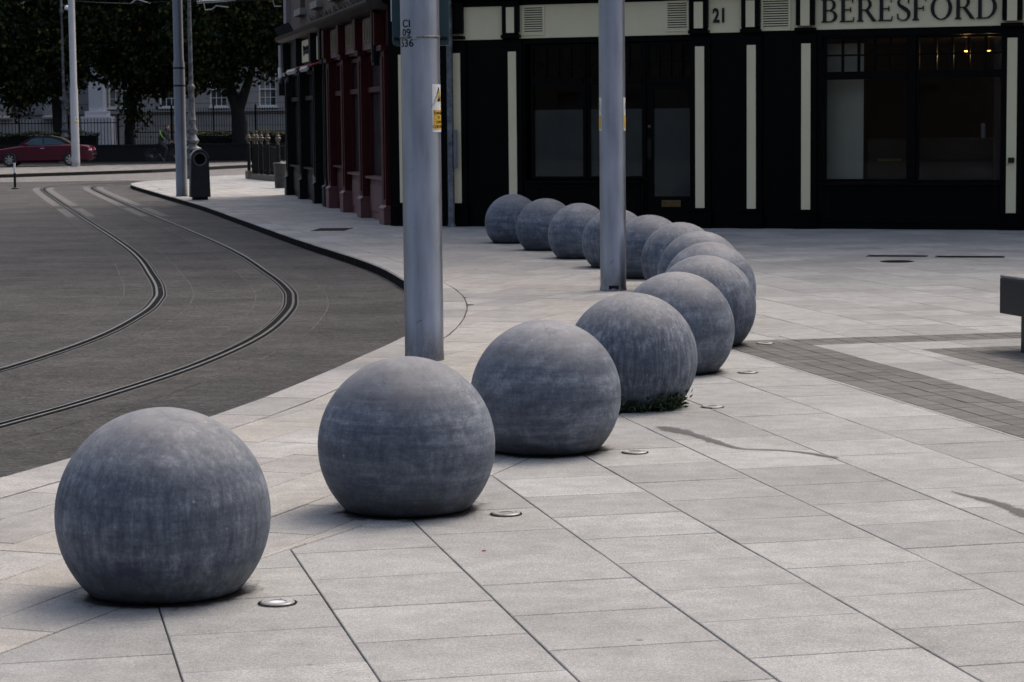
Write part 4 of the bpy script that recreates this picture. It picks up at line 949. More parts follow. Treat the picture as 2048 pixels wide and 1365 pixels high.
M['shopglass'] = pmat('dusty_shop_glass', (.03, .03, .032), (.07, .07, .075), 1.4, .15, 0, .6)
for t0, t1, zb in ((-.28, .25, .30), (2.96, 3.42, .37), (5.76, 6.18, .40), (8.30, 8.78, .43)): spil(RS, t0, t1, M['red'], zb)
bay(RS, .25, 2.96, M['red'], M['red'], .78, 2.48, 3.15, [1.15], M['mauve'], M['mauve']); bay(RS, 3.42, 5.76, M['red'], M['red'], .80, 2.48, 3.15, [4.1], M['mauve'], M['mauve'])
bay(RS, 6.18, 8.30, M['red'], M['red'], .9, 2.48, 3.15, [6.9], M['red'], M['red'])
m = MB(); m.box(-.3, 9.1, -.6, -.31, 0, 3.2); m.box(-.35, 9.1, -.6, 0, 3.2, 4.1); m.build('wall', M['red'], RS)
for a, b in ((.75, 2.95), (3.5, 5.65), (6.15, 8.25)):
    p = box('sign_panel', M['mauve'], RS, a, b, .0, .06, 3.24, 3.84, .01)
    n = 7
    for k in range(n):      # raised gilt characters, too foreshortened to be read
        x = a + .3 + (b - a - .6) * (k + .5) / n; w = .045
        m = MB(); m.box(x - w, x + w, .062, .085, 3.37, 3.76)
        if k % 3 == 0: m.box(x + w, x + .13, .062, .08, 3.70, 3.76)
        if k % 2 == 0: m.box(x - .13, x - w, .062, .08, 3.37, 3.43)
        m.build('gilt_stroke', M['gilt'], p)
for a in (.25, 3.0, 5.72, 8.35): 
    m = MB(); m.box(a, a + .34, 0, .20, 3.26, 3.86); m.build('bracket_block', M['red'], RS, bevel=.01)
m = MB(); m.box(.34, .62, .06, .20, 2.9, 4.0); m.box(.40, .56, .20, .22, 2.95, 3.95); m.build('shutter_box', M['shopblack'], RS, bevel=.01)
m = MB(); m.prism([(0, 3.88), (.22, 3.92), (.38, 3.98), (.42, 4.02), (.42, 4.06), (0, 4.16)], 'x', -.35, 9.15); m.build('cornice', M['rust'], RS)
sp2 = MB()
for k in range(70):
    x = -.2 + 9.2 * k / 70 + random.uniform(-.03, .03); h = random.uniform(.06, .16); l = random.uniform(-.06, .06)
    sp2.tube([(x, .38, 4.06), (x + l, .42 + random.uniform(-.03, .05), 4.06 + h)], .006, 4)
sp2.build('bird_spikes', M['rust'], RS, kind='stuff')
m = MB(); win_wall(m, -.35, 9.2, 4.16, 12.2, -.4, -.05, [(1.0, 2.1, 4.62, 6.6), (4.0, 5.1, 4.62, 6.6), (7.0, 8.1, 4.62, 6.6)]); m.build('upper_wall', M['brick'], RS)
for x in (1.0, 4.0, 7.0):
    box('window_sill', M['palestone'], RS, x - .15, x + 1.25, -.06, .10, 4.46, 4.62, .01)
    f = MB(); f.box(x, x + .07, -.3, -.2, 4.62, 6.6); f.box(x + 1.03, x + 1.1, -.3, -.2, 4.62, 6.6); f.box(x + .07, x + 1.03, -.3, -.2, 5.55, 5.62); f.box(x + .07, x + 1.03, -.3, -.2, 4.62, 4.7)
    f = f.build('upper_window', M['whitepaint'], RS); box('pane', M['shopglass'], f, x + .07, x + 1.03, -.26, -.25, 4.7, 6.6)
# charcoal shop
for t0, t1, zb in ((9.15, 9.5, .44), (11.19, 11.50, .46), (14.4, 14.75, .46), (17.75, 18.15, .46)): spil(BS, t0, t1, M['shopblack'], zb, .10)
bay(BS, 11.5, 14.4, M['shopblack'], M['shopblack'], .75, 2.45, 3.1, [12.9], M['shopblack'], M['shopblack']); bay(BS, 14.75, 17.75, M['shopblack'], M['shopblack'], .75, 2.45, 3.1, [16.2], M['shopblack'], M['shopblack'])
m = MB(); m.box(9.5, 11.19, -.3, -.12, 0, 3.15); m.box(9.75, 10.95, -.12, -.09, .1, 2.3); m.build('door', M['shopblack'], BS, bevel=.006)
m = MB(); m.box(9.1, 18.15, -.6, -.31, 0, 3.2); m.box(9.1, 18.15, -.6, 0, 3.2, 4.0); m.build('wall', M['shopblack'], BS)
for a, b, mk in ((9.7, 11.02, 3), (12.3, 14.2, 6)):
    p = box('sign_panel', M['cream'], BS, a, b, .0, .05, 3.30, 3.83, .008); 
    for k in range(mk):
        x = a + .35 + (b - a - .7) * (k + .5) / mk; hgt = .12 if mk == 3 else random.uniform(.12, .26)
        m = MB(); m.tube([(x - .05, .055, 3.58 - hgt / 2), (x, .055, 3.58), (x - .03, .055, 3.58 + hgt / 2), (x + .06, .055, 3.58 + hgt * .3), (x + .02, .055, 3.56 - hgt * .3)], .014, 5); m.build('painted_stroke', M['lettering'], p)
for a in (9.3, 11.2, 14.4, 17.6): box('bracket_block', M['shopblack'], BS, a, a + .34, 0, .18, 3.24, 3.9, .01)
m = MB(); m.prism([(0, 3.86), (.18, 3.9), (.3, 3.96), (.34, 4.05), (0, 4.14)], 'x', 9.16, 18.2); m.build('cornice', M['shopblack'], BS)
for k in range(5):
    m = MB(); m.tube([(14.6 + .75 * k, .12, 3.9), (14.8 + .75 * k, .34, 4.28)], .05, 8); m.build('flood_lamp', M['iron'], BS)
aw = pmat('red_awning_cloth', (.22, .02, .035), (.26, .03, .045), 6, .8); awp = pmat('pale_awning_valance', (.45, .42, .38), (.5, .48, .44), 6, .8)
for a, b in ((9.6, 11.0), (12.2, 14.1)):
    m = MB(); m.prism([(.05, 3.24), (.42, 3.12), (.42, 3.10), (.05, 3.20)], 'x', a, b); p = m.build('awning', aw, BS)
    m = MB(); m.prism([(.42, 3.13), (.46, 3.07), (.42, 3.01), (.38, 3.07)], 'x', a, b); m.build('awning_roller', awp, p, True)
m = MB(); win_wall(m, 9.2, 18.15, 4.14, 11.8, -.4, -.05, [(10.6, 11.7, 4.62, 6.5), (14.2, 15.3, 4.62, 6.5)]); m.build('upper_wall', M['brick'], BS)
for x in (10.6, 14.2):
    box('window_sill', M['palestone'], BS, x - .15, x + 1.25, -.06, .10, 4.46, 4.62, .01); box('pane', M['shopglass'], BS, x, x + 1.1, -.3, -.29, 4.62, 6.5)
m = MB(); m.box(17.8, 18.45, -.45, .06, 3.95, 11.8); m.build('quoin_pier', M['greyrender'], BS, bevel=.01)
m = MB(); m.box(17.85, 18.40, -.02, .22, 3.30, 3.86); m.build('alarm_box', M['greyrender'], BS, bevel=.01)
m = MB(); m.lathe([(.07, 3.03), (.085, 3.05), (.085, 3.27), (.07, 3.3)], 16, 18.3, .16); m.build('wall_light', M['white'], BS, True)
for x in (15.3, 17.0):
    m = MB(); m.box(x - .08, x + .08, .2, .36, 2.55, 2.85); m.lathe([(.11, 2.85), (.02, 3.0)], 8, x, .28); m.tube([(x, 0, 3.0), (x, .28, 3.02)], .02, 6); m.build('wall_lantern', M['iron'], BS)
box('vent_grille', M['greyrender'], BS, 11.9, 12.9, -.03, -.015, .42, .62)

# ------------------------------------------------------------------ unseen row added behind the camera, something dark for glass and stone to reflect
TE = empty('added_terrace', (0, -16, 0), 0, 'added dark brick row behind the viewpoint, unseen, for glass and stone to reflect', 'building')
m = MB(); tw_ = [(-58 + 4.0 * k, -56.6 + 4.0 * k, 1.2 + 3.6 * r, 3.2 + 3.6 * r) for k in range(29) for r in range(2)]
win_wall(m, -60, 60, 0, 8.5, -.4, 0, tw_); m.build('wall', pmat('added_dark_brick', (.022, .020, .019), (.04, .037, .035), 4, .9), TE)
box('roof', M['greyrender'], TE, -60, 60, -10, -.41, 8, 8.5)
m = MB(); m.box(-60, 60, -.35, -.3, .5, 7.9); m.build('added_glazing', M['shopglass'], TE)

# ------------------------------------------------------------------ area railing with urn finials, grey bin
RG = empty('area_railing', (0, 0, 0), 0, 'black iron area railing with small urn finials on a mossy stone plinth', 'railing')
p0, p1 = np.array((-8.66, 77.25)), np.array((-7.45, 73.6)); dv = p1 - p0; LL_ = np.linalg.norm(dv); dv /= LL_; ra = math.atan2(dv[1], dv[0])
m = MB(); m.box(.45, LL_ + .1, -.14, .14, 0, .19); o = m.build('plinth', M['mossy'], RG, bevel=.02); o.location = (p0[0], p0[1], 0); o.rotation_euler = (0, 0, ra)
m = MB(); m.box(-.22, .22, -.2, .2, 0, .27); o = m.build('corner_block', M['mossy'], RG, bevel=.02); o.location = (p0[0], p0[1], 0); o.rotation_euler = (0, 0, ra)
bars = MB()
for k in range(34):
    q = p0 + dv * (LL_ * k / 33); bars.box(q[0] - .012, q[0] + .012, q[1] - .012, q[1] + .012, .18, 1.14)
for z in (.32, 1.08):
    a, b = p0, p1; bars.tube([(a[0], a[1], z), (b[0], b[1], z)], .022, 6)
for k in range(24): 
    q = np.array((-8.66, 77.25)) + np.array((3.0, .9)) * k / 23; bars.box(q[0] - .012, q[0] + .012, q[1] - .012, q[1] + .012, .0, 1.14)
bars.tube([(-8.66, 77.25, 1.08), (-5.66, 78.15, 1.08)], .022, 6)
bars.build('bars', M['iron'], RG, kind='stuff')
for px in (496.6, 507, 513, 522, 534.7, 555.5):
    f = np.clip((px - 496.6) / 50, 0, 1.15); q = p0 + dv * (LL_ * f); xx = at(px, 262, q[1]).x
    m = MB(); m.box(xx - .05, xx + .05, q[1] - .05, q[1] + .05, .18, 1.16); ps_ = m.build('post', M['iron'], RG)
    m = MB(); m.lathe([(.03, 1.16), (.05, 1.19), (.03, 1.23), (.085, 1.32), (.10, 1.38), (.055, 1.42), (.07, 1.45), (.03, 1.49), (.03, 1.54), (.005, 1.60)], 12, xx, q[1]); m.build('finial', M['ironpale'], ps_, True)
GB = empty('bin', (-6.60, 66.0, 0), 0, 'small round grey metal bin against the end of the charcoal shop', 'bin')
m = MB(); m.lathe([(.14, 0), (.16, .02), (.18, .62), (.19, .66)], 20); m.build('drum', M['greybin'], GB, True)
m = MB(); m.lathe([(.2, .66), (.2, .70), (.17, .73)], 20); m.build('lid', M['greybin'], GB, True)

# ------------------------------------------------------------------ litter bin
LB = empty('litter_bin', (-7.65, 56.62, 0), R(14), 'charcoal round-topped litter bin with a circular opening beside the dark pole', 'litter bin')
def bin_outline(w0, w1, z0, zc, n=18):
    pts = [(-w0, z0), (w0, z0)]
    for k in range(n + 1):
        a = math.pi * k / n; pts.append((w1 * math.cos(a), zc + w1 * math.sin(a)))
    return pts
hole_z, hr = 1.0, .15; outer = bin_outline(.245, .215, .07, 1.02, 24)
m = MB(); nO = len(outer)
# front and back faces with the round opening: strip between outline and circle
def ring_face(mb, y, flip):
    ang = [math.atan2(z - hole_z, x) for x, z in outer]; b = len(mb.v)
    for (x, z), a in zip(outer, ang): mb.v.append((x, y, z)); mb.v.append((hr * math.cos(a), y, hole_z + hr * math.sin(a)))
    for i in range(nO):
        j = (i + 1) % nO; mb.f.append((b + 2 * i, b + 2 * j, b + 2 * j + 1, b + 2 * i + 1))
ring_face(m, -.2, False); ring_face(m, .2, True)
for i in range(nO):
    j = (i + 1) % nO; (xa, za), (xb, zb) = outer[i], outer[j]; m.add([(xa, -.2, za), (xb, -.2, zb), (xb, .2, zb), (xa, .2, za)], [(0, 1, 2, 3)])
m.build('body', M['bin'], LB)
m = MB(); n = 32
for rr, y in ((hr + .03, -.206), (hr + .03, -.2), (hr - .012, -.2), (hr - .012, -.206)): pass
for k in range(n):
    a, b = 2 * math.pi * k / n, 2 * math.pi * (k + 1) / n
    P = lambda r, g, y: (r * math.cos(g), y, hole_z + r * math.sin(g))
    m.add([P(hr + .02, a, -.201), P(hr + .02, b, -.201), P(hr + .015, b, -.215), P(hr + .015, a, -.215), P(hr - .015, b, -.212), P(hr - .015, a, -.212), P(hr - .02, b, -.12), P(hr - .02, a, -.12)], [(0, 1, 2, 3), (3, 2, 4, 5), (5, 4, 6, 7)])
m.build('opening_rim', M['binrim'], LB, True)
m = MB(); m.box(-.15, .15, -.14, .15, .3, .80); m.box(-.19, .19, .14, .17, .8, 1.2); m.build('liner', M['iron'], LB)
rimb = MB(); pr = [(x, z) for x, z in outer[2:]]
for i in range(len(pr) - 1):
    (xa, za), (xb, zb) = pr[i], pr[i + 1]; s = 1.025
    rimb.add([(xa * s, -.215, 1.02 + (za - 1.02) * s), (xb * s, -.215, 1.02 + (zb - 1.02) * s), (xb * s, .215, 1.02 + (zb - 1.02) * s), (xa * s, .215, 1.02 + (za - 1.02) * s), (xa * .93, -.215, 1.02 + (za - 1.02) * .93), (xb * .93, -.215, 1.02 + (zb - 1.02) * .93)], [(0, 1, 2, 3), (0, 4, 5, 1)])
rimb.build('hood', M['binrim'], LB, True)
m = MB(); m.box(-.18, .18, -.15, .15, 0, .07); m.build('foot', M['iron'], LB)

# ------------------------------------------------------------------ road bollard
t = empty('marker_post', (-15.55, 72.2, ZR), 0, 'thin black and white marker post standing in the road at the left', 'bollard')
m = MB(); m.lathe([(.12, 0), (.12, .03), (.04, .06), (.04, .5)], 14); m.build('base', M['iron'], t, True)
m = MB(); m.lathe([(.036, .5), (.036, .82)], 14); m.build('white_band', M['white'], t, True)
m = MB(); m.lathe([(.037, .82), (.037, .9), (.028, .94), (.028, 1.06), (.01, 1.1)], 14); m.build('cap', M['iron'], t, True)

# ------------------------------------------------------------------ bench at the right edge
BE = empty('bench', (3.975, 18.30, 0), R(-76), 'dark polished stone bench block cantilevered over the setts at the right edge', 'bench')
m = MB(); m.box(-.12, 2.4, -.02, .58, .29, .575); m.build('seat_block', M['granite_dark'], BE, bevel=.006)
m = MB(); m.box(-.12, 2.4, -.02, .58, .577, .60); m.build('seat_top', pmat('paler_stone_top', (.12, .115, .115), (.25, .245, .24), 6, .5, detail=9), BE, bevel=.008)  # top layer much paler than the seat block
m = MB(); m.box(.185, 2.1, .02, .48, 0, .288); m.build('leg', M['granite_dark'], BE)
t = empty('stud', (4.13, 18.2, .602), 0, 'shiny metal stud on the top of the dark stone bench', 'stud')
m = MB(); m.lathe([(.022, 0), (.022, .012), (.03, .018), (.03, .03), (.02, .045), (.002, .05)], 16); m.build('cap', M['chrome'], t, True)

# ------------------------------------------------------------------ drains, stains, scraps, weeds
G1 = empty('drain_grate', (-3.12, 40.1, .002), R(-5), 'black slotted drain grate set in the side pavement near the red shop', 'drain grate')
m = MB(); m.box(-.42, .42, -.75, .75, -.02, .002); m.build('surround', M['kerb'], G1)
m = MB(); m.box(-.3, .3, -.5, .5, -.01, .0045); m.build('pit', M['groove'], G1)
for k in range(6): m = MB(); x = -.27 + .108 * k; m.box(x - .014, x + .014, -.48, .48, .0045, .009); m.build('bar', M['iron'], G1)
for k, (x, y, w) in enumerate(((4.83 + .36, 30.81, .75), (6.1, 30.48, .85))):
    t = empty('drain_slot', (x, y, .002), math.atan2(FE[1], FE[0]) * .65, ('shorter' if k == 0 else 'longer') + ' black drain slot in the paving before the shop, ' + ('nearer the stone balls' if k == 0 else 'nearer the bench'), 'drain', 'drain slots before the shop')
    m = MB(); m.box(-w / 2, w / 2, -.10, .10, .0, .004); m.build('slot', M['groove'], t)
    m = MB(); m.box(-w / 2 - .03, w / 2 + .03, -.13, -.105, .0, .006); m.box(-w / 2 - .03, w / 2 + .03, .105, .13, 0, .006); m.build('frame', M['iron'], t)
t = empty('manhole_cover', (4.99, 29.65, .002), .2, 'dark manhole cover in the paving just in front of the drain slots', 'manhole cover')
m = MB(); m.lathe([(.17, .001), (.17, .006)], 28); m.build('lid', M['groove'], t); m = MB(); m.lathe([(.175, .0), (.178, .007), (.21, .007), (.215, 0)], 28, cap=False); m.build('ring', M['iron'], t)

def stain(name, pts, w, label, seed):
    q = catmull(pts, .04); nn = normals(q); rr = random.Random(seed); ws = np.interp(np.linspace(0, 1, len(q)), np.linspace(0, 1, len(w)), w)
    rows = [[], [], [], [], []]; a = b = 0
    for i in range(len(q)):
        a = .75 * a + rr.uniform(-.45, .45); b = .75 * b + rr.uniform(-.45, .45)
        for j, f in enumerate((1.5, .75, 0, -.75, -1.5)): rows[j].append(q[i] + nn[i] * ws[i] * f * (.62 + .35 * (a if f > 0 else b)))
    m = MB(); n = len(q)
    for r_ in rows: m.v += [(p[0], p[1], .0042) for p in r_]
    for j in range(4): m.f += [(j * n + i, (j + 1) * n + i, (j + 1) * n + i + 1, j * n + i + 1) for i in range(n - 1)]
    o = m.build(name, M['wet'], fix=False); tag(o, label, 'stain', 'wet streaks on the paving')
    at_ = o.data.attributes.new('soak_shade', 'FLOAT', 'POINT')
    for j, f in enumerate((0, .62, 1, .62, 0)):
        for i in range(n): at_.data[j * n + i].value = f * min(1, i / 3, (n - 1 - i) / 3)
    if o.data.polygons[0].normal.z < 0: o.data.flip_normals()
stain('wet_streak', [(.857, 13.97), (.98, 13.75), (1.105, 13.44), (1.22, 13.1), (1.30, 12.93), (1.5, 12.86), (1.66, 12.72), (1.85, 12.45)], [.02, .15, .07, .10, .04, .035, .035, .05, .02], 'long thin wet streak on the paving near the weed-grown ball', 1)
stain('wet_streak', [(2.17, 11.42), (2.24, 11.25), (2.31, 11.1), (2.36, 10.95), (2.42, 10.7), (2.6, 10.4), (2.7, 10.1)], [.01, .04, .07, .09, .12, .14, .05], 'wet dark streak on the paving at the right edge of the picture', 2)
m = MB(); m.box(-.006, .006, -.008, .008, 0, .003); o = m.build('litter_scrap', M['redscrap'], loc=(-.132, 9.909, .003)); tag(o, 'tiny red scrap of litter on the pale paving', 'litter'); o.rotation_euler = (0, 0, .5)

def leaf_cloud(name, pts, size, mat, parent=None, droop=.3, kind=None, aspect=.55, seed=1):
    """small folded leaves, one quad pair each, around the given points"""
    g = np.random.default_rng(seed); n = len(pts); P = np.asarray(pts)
    d = g.normal(size=(n, 3)); d[:, 2] -= droop; d /= np.linalg.norm(d, axis=1)[:, None]
    a = np.cross(d, g.normal(size=(n, 3))); a /= np.linalg.norm(a, axis=1)[:, None]
    L_ = size * g.uniform(.6, 1.3, n)[:, None]; W_ = L_ * aspect * .5
    v = np.stack([P, P + d * L_ * .5 + a * W_, P + d * L_, P + d * L_ * .5 - a * W_], 1).reshape(-1, 3)
    me = bpy.data.meshes.new(name); me.vertices.add(4 * n); me.vertices.foreach_set('co', v.ravel())
    me.loops.add(4 * n); me.loops.foreach_set('vertex_index', np.arange(4 * n, dtype=np.int32)); me.polygons.add(n)
    me.polygons.foreach_set('loop_start', np.arange(0, 4 * n, 4, dtype=np.int32)); me.update(calc_edges=True); me.materials.append(mat)
    o = bpy.data.objects.new(name, me); C.objects.link(o)
    if parent: o.parent = parent
    if kind: o['kind'] = kind
    return o
WD = empty('weed_clump', (.7846, 14.9681, 0), 0, 'low green weeds sprouting at the foot of the streaky stone ball', 'weed')
pts = []; g = np.random.default_rng(5)
for k in range(60):
    a = R(g.uniform(-128, -22)); r = g.uniform(.29, .36); h = g.uniform(.03, .14) * (1.5 if g.random() < .15 else 1)
    if -95 < math.degrees(a) < -80: h *= .5
    for q in range(11):
        f = g.random(); pts.append((r * math.cos(a) + g.normal(0, .018) + f * .06 * math.cos(a), r * math.sin(a) + g.normal(0, .018) + f * .08 * math.sin(a), .004 + h * f))
leaf_cloud('leaves', pts, .042, M['weed'], WD, -.35, aspect=.35, seed=3)
m = MB()
for k in range(26):
    a = R(g.uniform(-125, -25)); r = .3; m.tube([(r * math.cos(a), r * math.sin(a), .002), ((r + .03) * math.cos(a + .03), (r + .03) * math.sin(a + .03), g.uniform(.04, .11))], .0018, 4)
m.tube([(-.19, -.29, .0), (-.235, -.31, .08), (-.25, -.31, .12)], .004, 5); m.build('stems', M['weed'], WD)

# ------------------------------------------------------------------ burgundy car
CAR = empty('parked_car', (-21.23, 104.6, .004), R(4), 'burgundy two-door convertible with a black fabric roof on the far street', 'car')
HW = .86
side = [(-2.26, .28), (-2.30, .45), (-2.27, .62), (-2.1, .74), (-1.5, .84), (-.95, .92), (-.2, .95), (.6, .97), (1.3, .98), (1.9, .95), (2.18, .90), (2.30, .72), (2.34, .58), (2.30, .34), (2.1, .24), (-2.0, .20)]
# car front points to -x; loft of the side profile with tumble-home
m = MB(); n = len(side); secs = ((-HW, .93, -.02), (-HW + .05, 1.0, 0), (HW - .05, 1.0, 0), (HW, .93, -.02))
for y, s, dz in secs:
    for x, z in side: m.v.append((x * (1 if s == 1.0 else .985), y, .56 + (z - .56) * (1 if s == 1.0 else .86)))
for k in range(3):
    for i in range(n):
        j = (i + 1) % n; m.f.append((k * n + i, k * n + j, (k + 1) * n + j, (k + 1) * n + i))
m.f.append(tuple(range(n))); m.f.append(tuple(3 * n + i for i in range(n)))
body = m.build('body', M['carred'], CAR, True, bevel=.02)
roof = [(-1.02, .92), (-.42, 1.30), (-.1, 1.375), (.4, 1.38), (.9, 1.28), (1.35, 1.02), (1.4, .96)]
m = MB(); 
for y, k in ((-.62, 0), (.62, 1)):
    for x, z in roof: m.v.append((x, y * (1.0 if z > 1.2 else 1.2), z))
nr = len(roof)
for i in range(nr - 1): m.f.append((i, i + 1, nr + i + 1, nr + i))
m.f.append(tuple(range(nr))); m.f.append(tuple(nr + i for i in range(nr)))
m.build('soft_top', M['softtop'], CAR, True)
for sg in (-1, 1):
    y = sg * .72
    w1 = MB(); w1.prism([(-.78, .965), (-.36, 1.24), (-.1, 1.285), (.12, 1.29), (.12, .965)], 'y', y - .02, y + .02); w1.build('side_window', M['carglass'], CAR)
    w2 = MB(); w2.prism([(.16, .965), (.16, 1.29), (.5, 1.27), (.85, 1.17), (1.15, .985)], 'y', y - .02, y + .02); w2.build('side_window', M['carglass'], CAR)
    pl = MB(); pl.tube([(-1.0, y, .93), (-.42, y * .93, 1.29)], .025, 6); pl.build('windscreen_pillar', M['carred'], CAR, True)
    mr_ = MB(); mr_.box(-.72, -.56, sg * .84, sg * 1.0, .94, 1.05); mr_.build('wing_mirror', M['carred'], CAR, bevel=.03)
    hd = MB(); hd.box(.0, .2, sg * .865, sg * .885, .80, .83); hd.build('door_handle', M['chrome'], CAR, bevel=.006)
    tr_ = MB(); tr_.box(-1.2, .9, sg * .858, sg * .875, .47, .495); tr_.build('side_trim', M['carred'], CAR, bevel=.004)
    dl = MB(); dl.box(.235, .245, sg * .860, sg * .864, .30, .95); dl.box(-.86, -.85, sg * .860, sg * .864, .32, .93); dl.build('door_gap', M['iron'], CAR)
    tl = MB(); tl.box(2.10, 2.285, sg * .55, sg * .855, .66, .84); tl.build('tail_light', M['redlens'], CAR, bevel=.03)
    tw = MB(); tw.box(2.15, 2.30, sg * .6, sg * .862, .69, .78); tw.build('reverse_light', M['clearlens'], CAR, bevel=.02)
    hl = MB(); hl.box(-2.26, -2.05, sg * .45, sg * .80, .58, .70); hl.build('headlight', M['clearlens'], CAR, bevel=.04)
    for x in (-1.36, 1.34):
        ar = MB(); ar.prism([(x + .36 * math.cos(a), .31 + .36 * math.sin(a)) for a in np.linspace(-.3, math.pi + .3, 20)], 'y', sg * .80, sg * .868); ar.build('wheel_arch', M['iron'], CAR)
        w = MB(); w.lathe([(.2, -.1), (.29, -.11), (.315, -.08), (.315, .08), (.29, .11), (.2, .1)], 28, cap=False); wo = w.build('wheel', M['rubber'], CAR, True); wo.location = (x, sg * .80, .316); wo.rotation_euler = (R(90), 0, 0)
        rm = MB(); rm.lathe([(.19, .09 * 1), (.215, .10), (.215, .06), (.19, .05)], 24, cap=False)
        rm.lathe([(.19, -.10), (.215, -.105), (.215, -.06), (.19, -.05)], 24, cap=False)
        for q in range(7):
            a = q * 2 * math.pi / 7
            for zz in (-.095, .095): rm.box(.02, .2, -.025, .025, zz - .01, zz + .01, a, (0, 0))
        rm.build('rim', M['alloy'], wo)
bb = MB(); bb.box(2.2, 2.36, -.8, .8, .50, .545); bb.build('bumper_trim', M['chrome'], CAR, bevel=.01)
m = MB(); m.add([(-1.05, -.66, .93), (-1.05, .66, .93), (-.44, .58, 1.30), (-.44, -.58, 1.30)], [(0, 1, 2, 3)]); m.build('windscreen', M['carglass'], CAR)

# ------------------------------------------------------------------ cyclist
BK = empty('bicycle', (-16.25, 108.0, .004), 0, 'dark bicycle ridden along the far street', 'bicycle')
for x in (-.52, .52):
    w = MB(); nn_ = 30
    for k in range(nn_):
        a, b = 2 * math.pi * k / nn_, 2 * math.pi * (k + 1) / nn_
        w.tube([(x + .335 * math.cos(a), 0, .345 + .335 * math.sin(a)), (x + .335 * math.cos(b), 0, .345 + .335 * math.sin(b))], .017, 6)
    wo = w.build('wheel', M['rubber'], BK)
    s = MB()
    for k in range(14): a = 2 * math.pi * k / 14; s.tube([(x, 0, .345), (x + .325 * math.cos(a), 0, .345 + .325 * math.sin(a))], .002, 4)
    s.tube([(x, -.05, .345), (x, .05, .345)], .025, 8); s.build('spokes', M['galv'], wo)
fr_ = MB()
for a, b, r_ in (((-.52, 0, .345), (-.08, 0, .30), .012), ((-.08, 0, .30), (-.2, 0, .82), .016), ((-.08, 0, .30), (.36, 0, .78), .018), ((-.19, 0, .78), (.34, 0, .86), .016), ((-.52, 0, .345), (-.19, 0, .76), .010), ((.52, 0, .345), (.33, 0, .95), .014)): fr_.tube([a, b], r_, 8)
fr_.build('frame', M['iron'], BK)
s = MB(); s.prism([(-.34, .90), (-.32, .94), (-.1, .93), (-.06, .90), (-.18, .88)], 'y', -.06, .06); s.build('saddle', M['rubber'], BK, bevel=.01)
s = MB(); s.tube([(.33, -.25, 1.02), (.36, -.1, 1.03), (.33, 0, .98), (.36, .1, 1.03), (.33, .25, 1.02)], .013, 6); s.build('handlebar', M['galv'], BK)
s = MB(); s.tube([(-.08, -.1, .30), (.04, -.1, .18)], .01, 6); s.tube([(-.08, .1, .30), (-.2, .1, .42)], .01, 6); s.box(-.0, .09, -.18, -.09, .16, .185); s.box(-.25, -.16, .09, .18, .41, .435); s.build('pedals', M['galv'], BK)
for x0 in (-.52,):
    s = MB()
    for k in range(8):
        a, b = R(60 + 14 * k), R(60 + 14 * (k + 1)); s.add([(x0 + .375 * math.cos(a), -.03, .345 + .375 * math.sin(a)), (x0 + .375 * math.cos(b), -.03, .345 + .375 * math.sin(b)), (x0 + .375 * math.cos(b), .03, .345 + .375 * math.sin(b)), (x0 + .375 * math.cos(a), .03, .345 + .375 * math.sin(a))], [(0, 1, 2, 3)])
    s.build('mudguard', M['galv'], BK)
PE = empty('person', (-16.25, 108.0, .004), 0, 'cyclist in dark clothes with a lime green sash leaning over the handlebar', 'person')
def skin_body(name, joints, edges, mat, parent, lv=2):
    me = bpy.data.meshes.new(name); me.from_pydata([j[:3] for j in joints], edges, []); me.materials.append(mat)
    o = bpy.data.objects.new(name, me); C.objects.link(o); o.parent = parent
    sk = o.modifiers.new('skin', 'SKIN'); sk.use_smooth_shade = True
    lay_ = me.skin_vertices[0] if me.skin_vertices else None
    if lay_ is None:
        me.attributes; bm = bmesh.new(); bm.from_mesh(me); bm.verts.layers.skin.verify(); bm.to_mesh(me); bm.free(); lay_ = me.skin_vertices[0]
    for i, j in enumerate(joints):
        lay_.data[i].radius = (j[3], j[3] * (j[4] if len(j) > 4 else 1)); lay_.data[i].use_root = (i == 0)
    sb = o.modifiers.new('sub', 'SUBSURF'); sb.levels = 1; sb.render_levels = lv
    return o
J = [(-.19, 0, 1.0, .15, .95), (-.12, 0, 1.15, .14, 1.05), (.0, 0, 1.33, .155, 1.15), (.09, 0, 1.47, .12, 1.3), (.13, 0, 1.55, .055), (.17, 0, 1.62, .085), (.19, 0, 1.70, .095), (.185, 0, 1.78, .07),
     (-.15, -.10, .95, .095), (.18, -.11, .72, .075), (.06, -.12, .30, .05), (.05, -.12, .235, .045), (.17, -.13, .205, .035),
     (-.15, .10, .95, .095), (.16, .11, .82, .075), (-.12, .12, .55, .05), (-.17, .12, .49, .045), (-.05, .13, .46, .035),
     (.08, -.19, 1.44, .065), (.20, -.25, 1.22, .05), (.33, -.22, 1.06, .038), (.38, -.21, 1.03, .035),
     (.08, .19, 1.44, .065), (.20, .25, 1.22, .05), (.33, .22, 1.06, .038), (.38, .21, 1.03, .035)]
Ed = [(0, 1), (1, 2), (2, 3), (3, 4), (4, 5), (5, 6), (6, 7), (0, 8), (8, 9), (9, 10), (10, 11), (11, 12), (0, 13), (13, 14), (14, 15), (15, 16), (16, 17), (3, 18), (18, 19), (19, 20), (20, 21), (3, 22), (22, 23), (23, 24), (24, 25)]
skin_body('body', J, Ed, M['darkcloth'], PE)
m = MB(); m.lathe([(.0, 1.585), (.055, 1.59), (.08, 1.64), (.092, 1.70), (.085, 1.755), (.05, 1.80), (.0, 1.815)], 16, .20, 0); m.tube([(.29, 0, 1.70), (.315, 0, 1.675)], .014, 6); m.tube([(.2, -.098, 1.70), (.2, -.105, 1.675)], .016, 6); m.tube([(.2, .098, 1.70), (.2, .105, 1.675)], .016, 6)
hd_ = m.build('head', M['skin'], PE, True)
